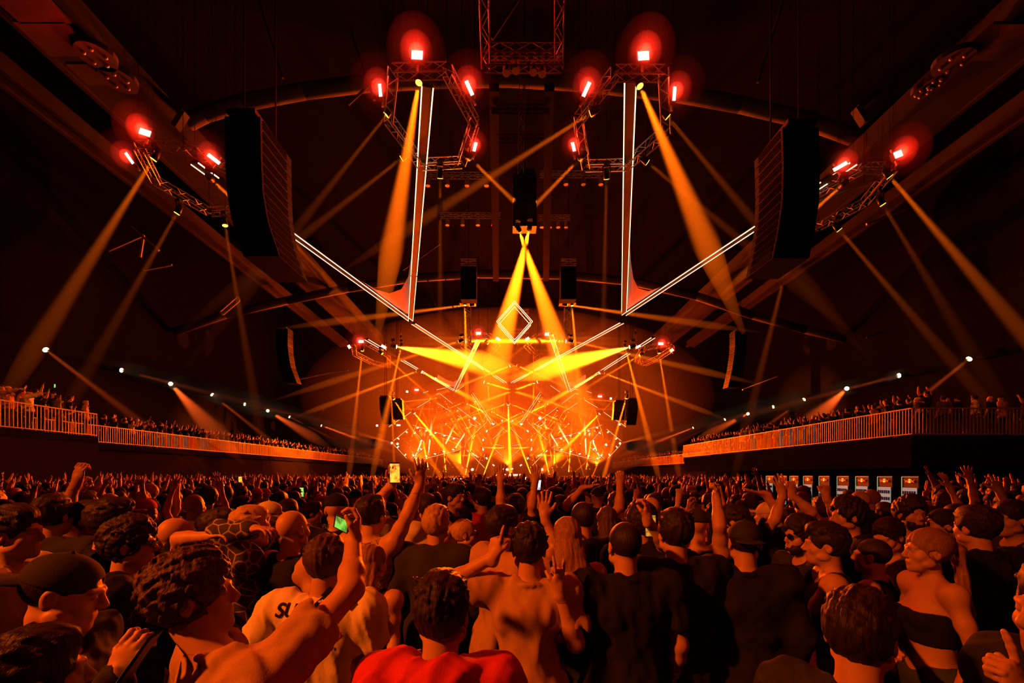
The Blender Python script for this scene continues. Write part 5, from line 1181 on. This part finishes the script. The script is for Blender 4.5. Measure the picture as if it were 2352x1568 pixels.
for px, Yb, rz_, v_, c_ in ((18, 18.0, -80, 11, 'tan'), (66, 18.6, -62, 11, 'white'), (132, 20.2, -30, 5, 'grey'), (196, 21.3, -50, 0, 'tan')):
    o = individual(LX1 - .35, (LX1 - .35) * FPX / (px - VX), ZL, math.radians(rz_), 'left balcony corner', v_); count += 1
    for c in o.children:
        if c.name.startswith(('t_shirt', 'long_s', 'jacket')): c.material_slots[0].material = CL[c_]
    o['label'] = 'person in a %s top leaning on the near left balcony railing, %s' % (c_, {18: 'at the photo edge', 66: 'pointing to the stage', 132: 'swept hair', 196: 'last before the corner'}[px])
pool.sort(key=lambda p: p[1]); rest = []
for X, Yy in pool:
    if count < 300 and abs(X / Yy) < 1.18:
        where = region(VX + X / Yy * FPX) + (', behind front rows' if Yy < 5.5 else ', few rows back' if Yy < 8 else ', many rows back')
        individual(X, Yy, 0, math.radians(rnd.gauss(0, 22)), where); count += 1; taken.append((X, Yy)); lastY = Yy
    else: rest.append((X, Yy))
# everyone further away: one mass
def low(i, br, hr_):
    a = list(ARMS.values())[(0, 1, 0, 0, 0, 3, 0, 2, 0, 0)[i % 10]]
    f = Fig(arms={k: {**v, 'r': 1.1} for k, v in a.items()}, hair=('short', 'short', 'long', 'buzz', 'backcap')[i % 5], top='tee' if i % 3 else 'tank', bres=br, hres=hr_, fingers=False, hands=True, seed=i)
    parts = []
    V = Vol(*f.bounds(.95, .12), br); f.torso(V)
    for sd in (-1, 1): f.arm(V, sd, .006 if br > .04 else 0); f.hand(V, sd, pad=.006)
    V.plane((0, 0, 1.0), (0, 0, -1)); v, q = V.mesh('x')
    c = v[q].mean(1); el = [f.arms[sd]['el'] for sd in (-1, 1)]; shs = f.sh
    skin = np.zeros(len(q), int) + 2
    for sd in (-1, 1):
        a_ = f.arms[sd]; mid = shs[sd] * .4 + a_['el'] * .6
        for p0, p1 in ((mid, a_['el']), (a_['el'], a_['wr'] + (a_['wr'] - a_['el']) * .6)):
            vv = p1 - p0; t = np.clip(((c - p0) @ vv) / (vv @ vv), 0, 1); d = np.linalg.norm(c - p0 - t[:, None] * vv, axis=1); skin[(d < .075) & (t > .02)] = 0
    parts.append((v, q, skin))
    V = Vol(f.hc - .2, f.hc + .2, hr_); f.head(V); V.plane((0, 0, 1.42), (0, 0, -1)); v, q = V.mesh('x'); parts.append((v, q, np.zeros(len(q), int)))
    h = f.hairmesh()
    if h is not None: parts.append((h[0], h[1], np.ones(len(h[1]), int)))
    vs, qs, ms, n = [], [], [], 0
    for v, q, m in parts: vs.append(v); qs.append(q + n); ms.append(m); n += len(v)
    return np.concatenate(vs), np.concatenate(qs), np.concatenate(ms)
MID_V = [low(i, .042, .024) for i in range(10)]; FAR_V = [low(i, .075, .040) for i in range(10)]
rs = np.random.RandomState(5); spots_ = []
for X, Yy in rest: spots_.append((X, Yy, 0))
y = 13.8
while y < 87:
    x = -min(23.8 if y > 23 else 20, 1.2 * y)
    while x < min(17 if y < 45 else 21, 1.2 * y):
        if not aisle(x, y): spots_.append((x + rs.uniform(-.15, .15), y + rs.uniform(-.2, .2), 0))
        x += .62 if y < 24 else .78 if y < 45 else 1.05
    y += .72 if y < 24 else 1.0 if y < 45 else 1.6
for row in range(3):
    y = 33 if row == 0 else 14.
    while y < 88:
        xl = (LX1 if y < 22.6 else LX2) - .5 - .75 * row
        if row or y > 33: spots_.append((xl + rs.uniform(-.1, .1), y, ZL + .16 * row))
        xr = (RX if y < 45.3 else RX2) + .5 + .75 * row
        if y > 21 and (row or y > 40): spots_.append((xr + rs.uniform(-.1, .1), y, (ZR if y < 45.3 else ZR - .35) + .16 * row))
        y += rs.uniform(.55, .9) * (1 if y < 50 else 1.5)
vs, qs, ms, n = [], [], [], 0
for X, Yy, z in spots_:
    v, q, m = (MID_V if Yy < 22 else FAR_V)[rs.randint(10)]
    a = math.radians(rs.normal(0, 25) if z == 0 else rs.uniform(-45, 5) * (1 if X < 0 else -1)); s = rs.uniform(.92, 1.07); c, sn = math.cos(a) * s, math.sin(a) * s
    vs.append(np.stack([v[:, 0] * c - v[:, 1] * sn + X, v[:, 0] * sn + v[:, 1] * c + Yy, v[:, 2] * s + z], 1).astype(F32)); qs.append(q + n); n += len(v)
    cl = 2 + int(rs.choice(5, p=(.46, .22, .14, .08, .10))); ms.append(np.where(m == 2, cl, m)); 
me = to_mesh('crowd', np.concatenate(vs), np.concatenate(qs), [SKIN, HAIRS['dark'], CL['black'], CL['charcoal'], CL['grey'], CL['white'], CL['tan']], np.concatenate(ms))
print('crowd people', len(spots_), 'verts', n, 'individuals', count)
o = bpy.data.objects.new('crowd', me); COL.objects.link(o); tag(o, 'packed crowd filling the floor and balconies all the way to the stage', 'crowd', kind='stuff')
# small phones over the crowd
for i, (x, y, Yd, sc) in enumerate(((950, 1099, 30, 'white'), (1044, 1101, 26, 'white'), (1060, 1100, 30, 'white'), (1120, 1099, 34, 'white'), (1128, 1103, 26, 'white'), (1208, 1099, 28, 'white'), (1257, 1102, 24, 'warm'), (1332, 1100, 30, 'white'), (1484, 1098, 40, 'white'), (692, 1130, 9, 'green'), (514, 1116, 14, 'green'), (552, 1102, 12, 'warm'))):
    phone(P(x, y, Yd), (0, -1, 0), (0, 0, 1) if i % 2 else (1, 0, 0), 'small glowing phone screen held up %s' % ('in the far crowd before the stage' if i < 9 else 'above the heads on the left'), sc, .075 * 1.3, .15 * 1.3, 2.2, 'phones held up in the crowd')
for i, (ex, ey, Yd) in enumerate(((126, 886, 20.5),)): phone(P(ex, ey, Yd), (0, -1, 0), (1, 0, 0), 'phone glowing in a hand above the near left balcony railing', 'green', .16, .08, 2.)
# drinks fridges behind the bar under the right balcony
M['glassfront'] = mat('fridge_interior', (.3, .3, .3), .3, emit=(.55, .62, .55), es=.35); M['logo_y'] = mat('logo_yellow', (.1, .1, .02), .4, emit=(1, .75, .06), es=.95); M['logo_r'] = mat('logo_red', (.1, .01, .01), .4, emit=(1, .05, .01), es=.9); M['can'] = mat('can', (.2, .3, .6), .3, .6); M['edge'] = mat('fridge_edge_light', (.1, .1, .1), .4, emit=(.75, 1, .5), es=.35)
FX = 17.0; names = ('leftmost of the row', 'second from the left', 'third from the left', 'fourth from the left', 'fifth from the left', 'sixth, after the gap', 'seventh in the row', 'eighth in the row', 'last on the right')
for i, px in enumerate((1768, 1798, 1824, 1856, 1893, 1936, 1980, 2032, 2090)):
    Y = FX * FPX / (px - VX) ; L = .80; t = thing('drinks_fridge', 'black drinks fridge with a lit yellow and red emblem, ' + names[i], 'fridge', (FX, Y, 0), 'row of drinks fridges under the right balcony')
    MB().box((FX, Y - L / 2, 0), (FX + .6, Y + L / 2, 2.0)).build('cabinet', M['black'], t)
    d = MB().box((FX - .02, Y - L / 2 + .06, .25), (FX - .005, Y + L / 2 - .06, 1.50)).build('glass_door', M['glassfront'], t)
    c = MB()
    for r in range(4):
        for k in range(6): yy = Y - L / 2 + .12 + k * (L - .24) / 5; c.tube((FX - .05, yy, .32 + r * .30), (FX - .05, yy, .46 + r * .30), .035, n=8)
    c.build('drinks_display', M['can'], t)['kind'] = 'stuff'
    MB().tube((FX - .012, Y, 1.79), (FX - .025, Y, 1.79), .085, n=20).build('emblem_disc', M['logo_y'], t)
    b = MB()
    for s in (-1, 1):
        R = Matrix.Identity(3); b.ball((FX - .03, Y + s * .13, 1.775), .075, 10, 6, (.12, 1.15, .55)); b.ball((FX - .03, Y + s * .055, 1.80), .04, 8, 5, (.15, 1, .8))
        b.bar((FX - .03, Y + s * .17, 1.77), (FX - .03, Y + s * .22, 1.72), .014, .022); b.bar((FX - .03, Y + s * .10, 1.77), (FX - .03, Y + s * .06, 1.71), .014, .022); b.bar((FX - .03, Y + s * .04, 1.83), (FX - .03, Y + s * .06, 1.87), .012, .016); b.bar((FX - .03, Y + s * .20, 1.80), (FX - .03, Y + s * .25, 1.84), .012, .014)
    b.build('emblem_bulls', M['logo_r'], t)
    MB().box((FX - .02, Y - L / 2, 1.95), (FX, Y + L / 2, 1.965)).box((FX - .02, Y + L / 2 - .02, .2), (FX, Y + L / 2, 1.95)).build('edge_light', M['edge'], t)
# people working on the stage and the booth
for i, (x, y) in enumerate(((1010, 1088), (1028, 1092), (1168, 1075))):
    individual(P(x, y, 90).x, 90.6, 1.5, math.radians(175), ('stage left of booth', 'stage edge', 'stage behind booth')[i], (1, 4, 0)[i])
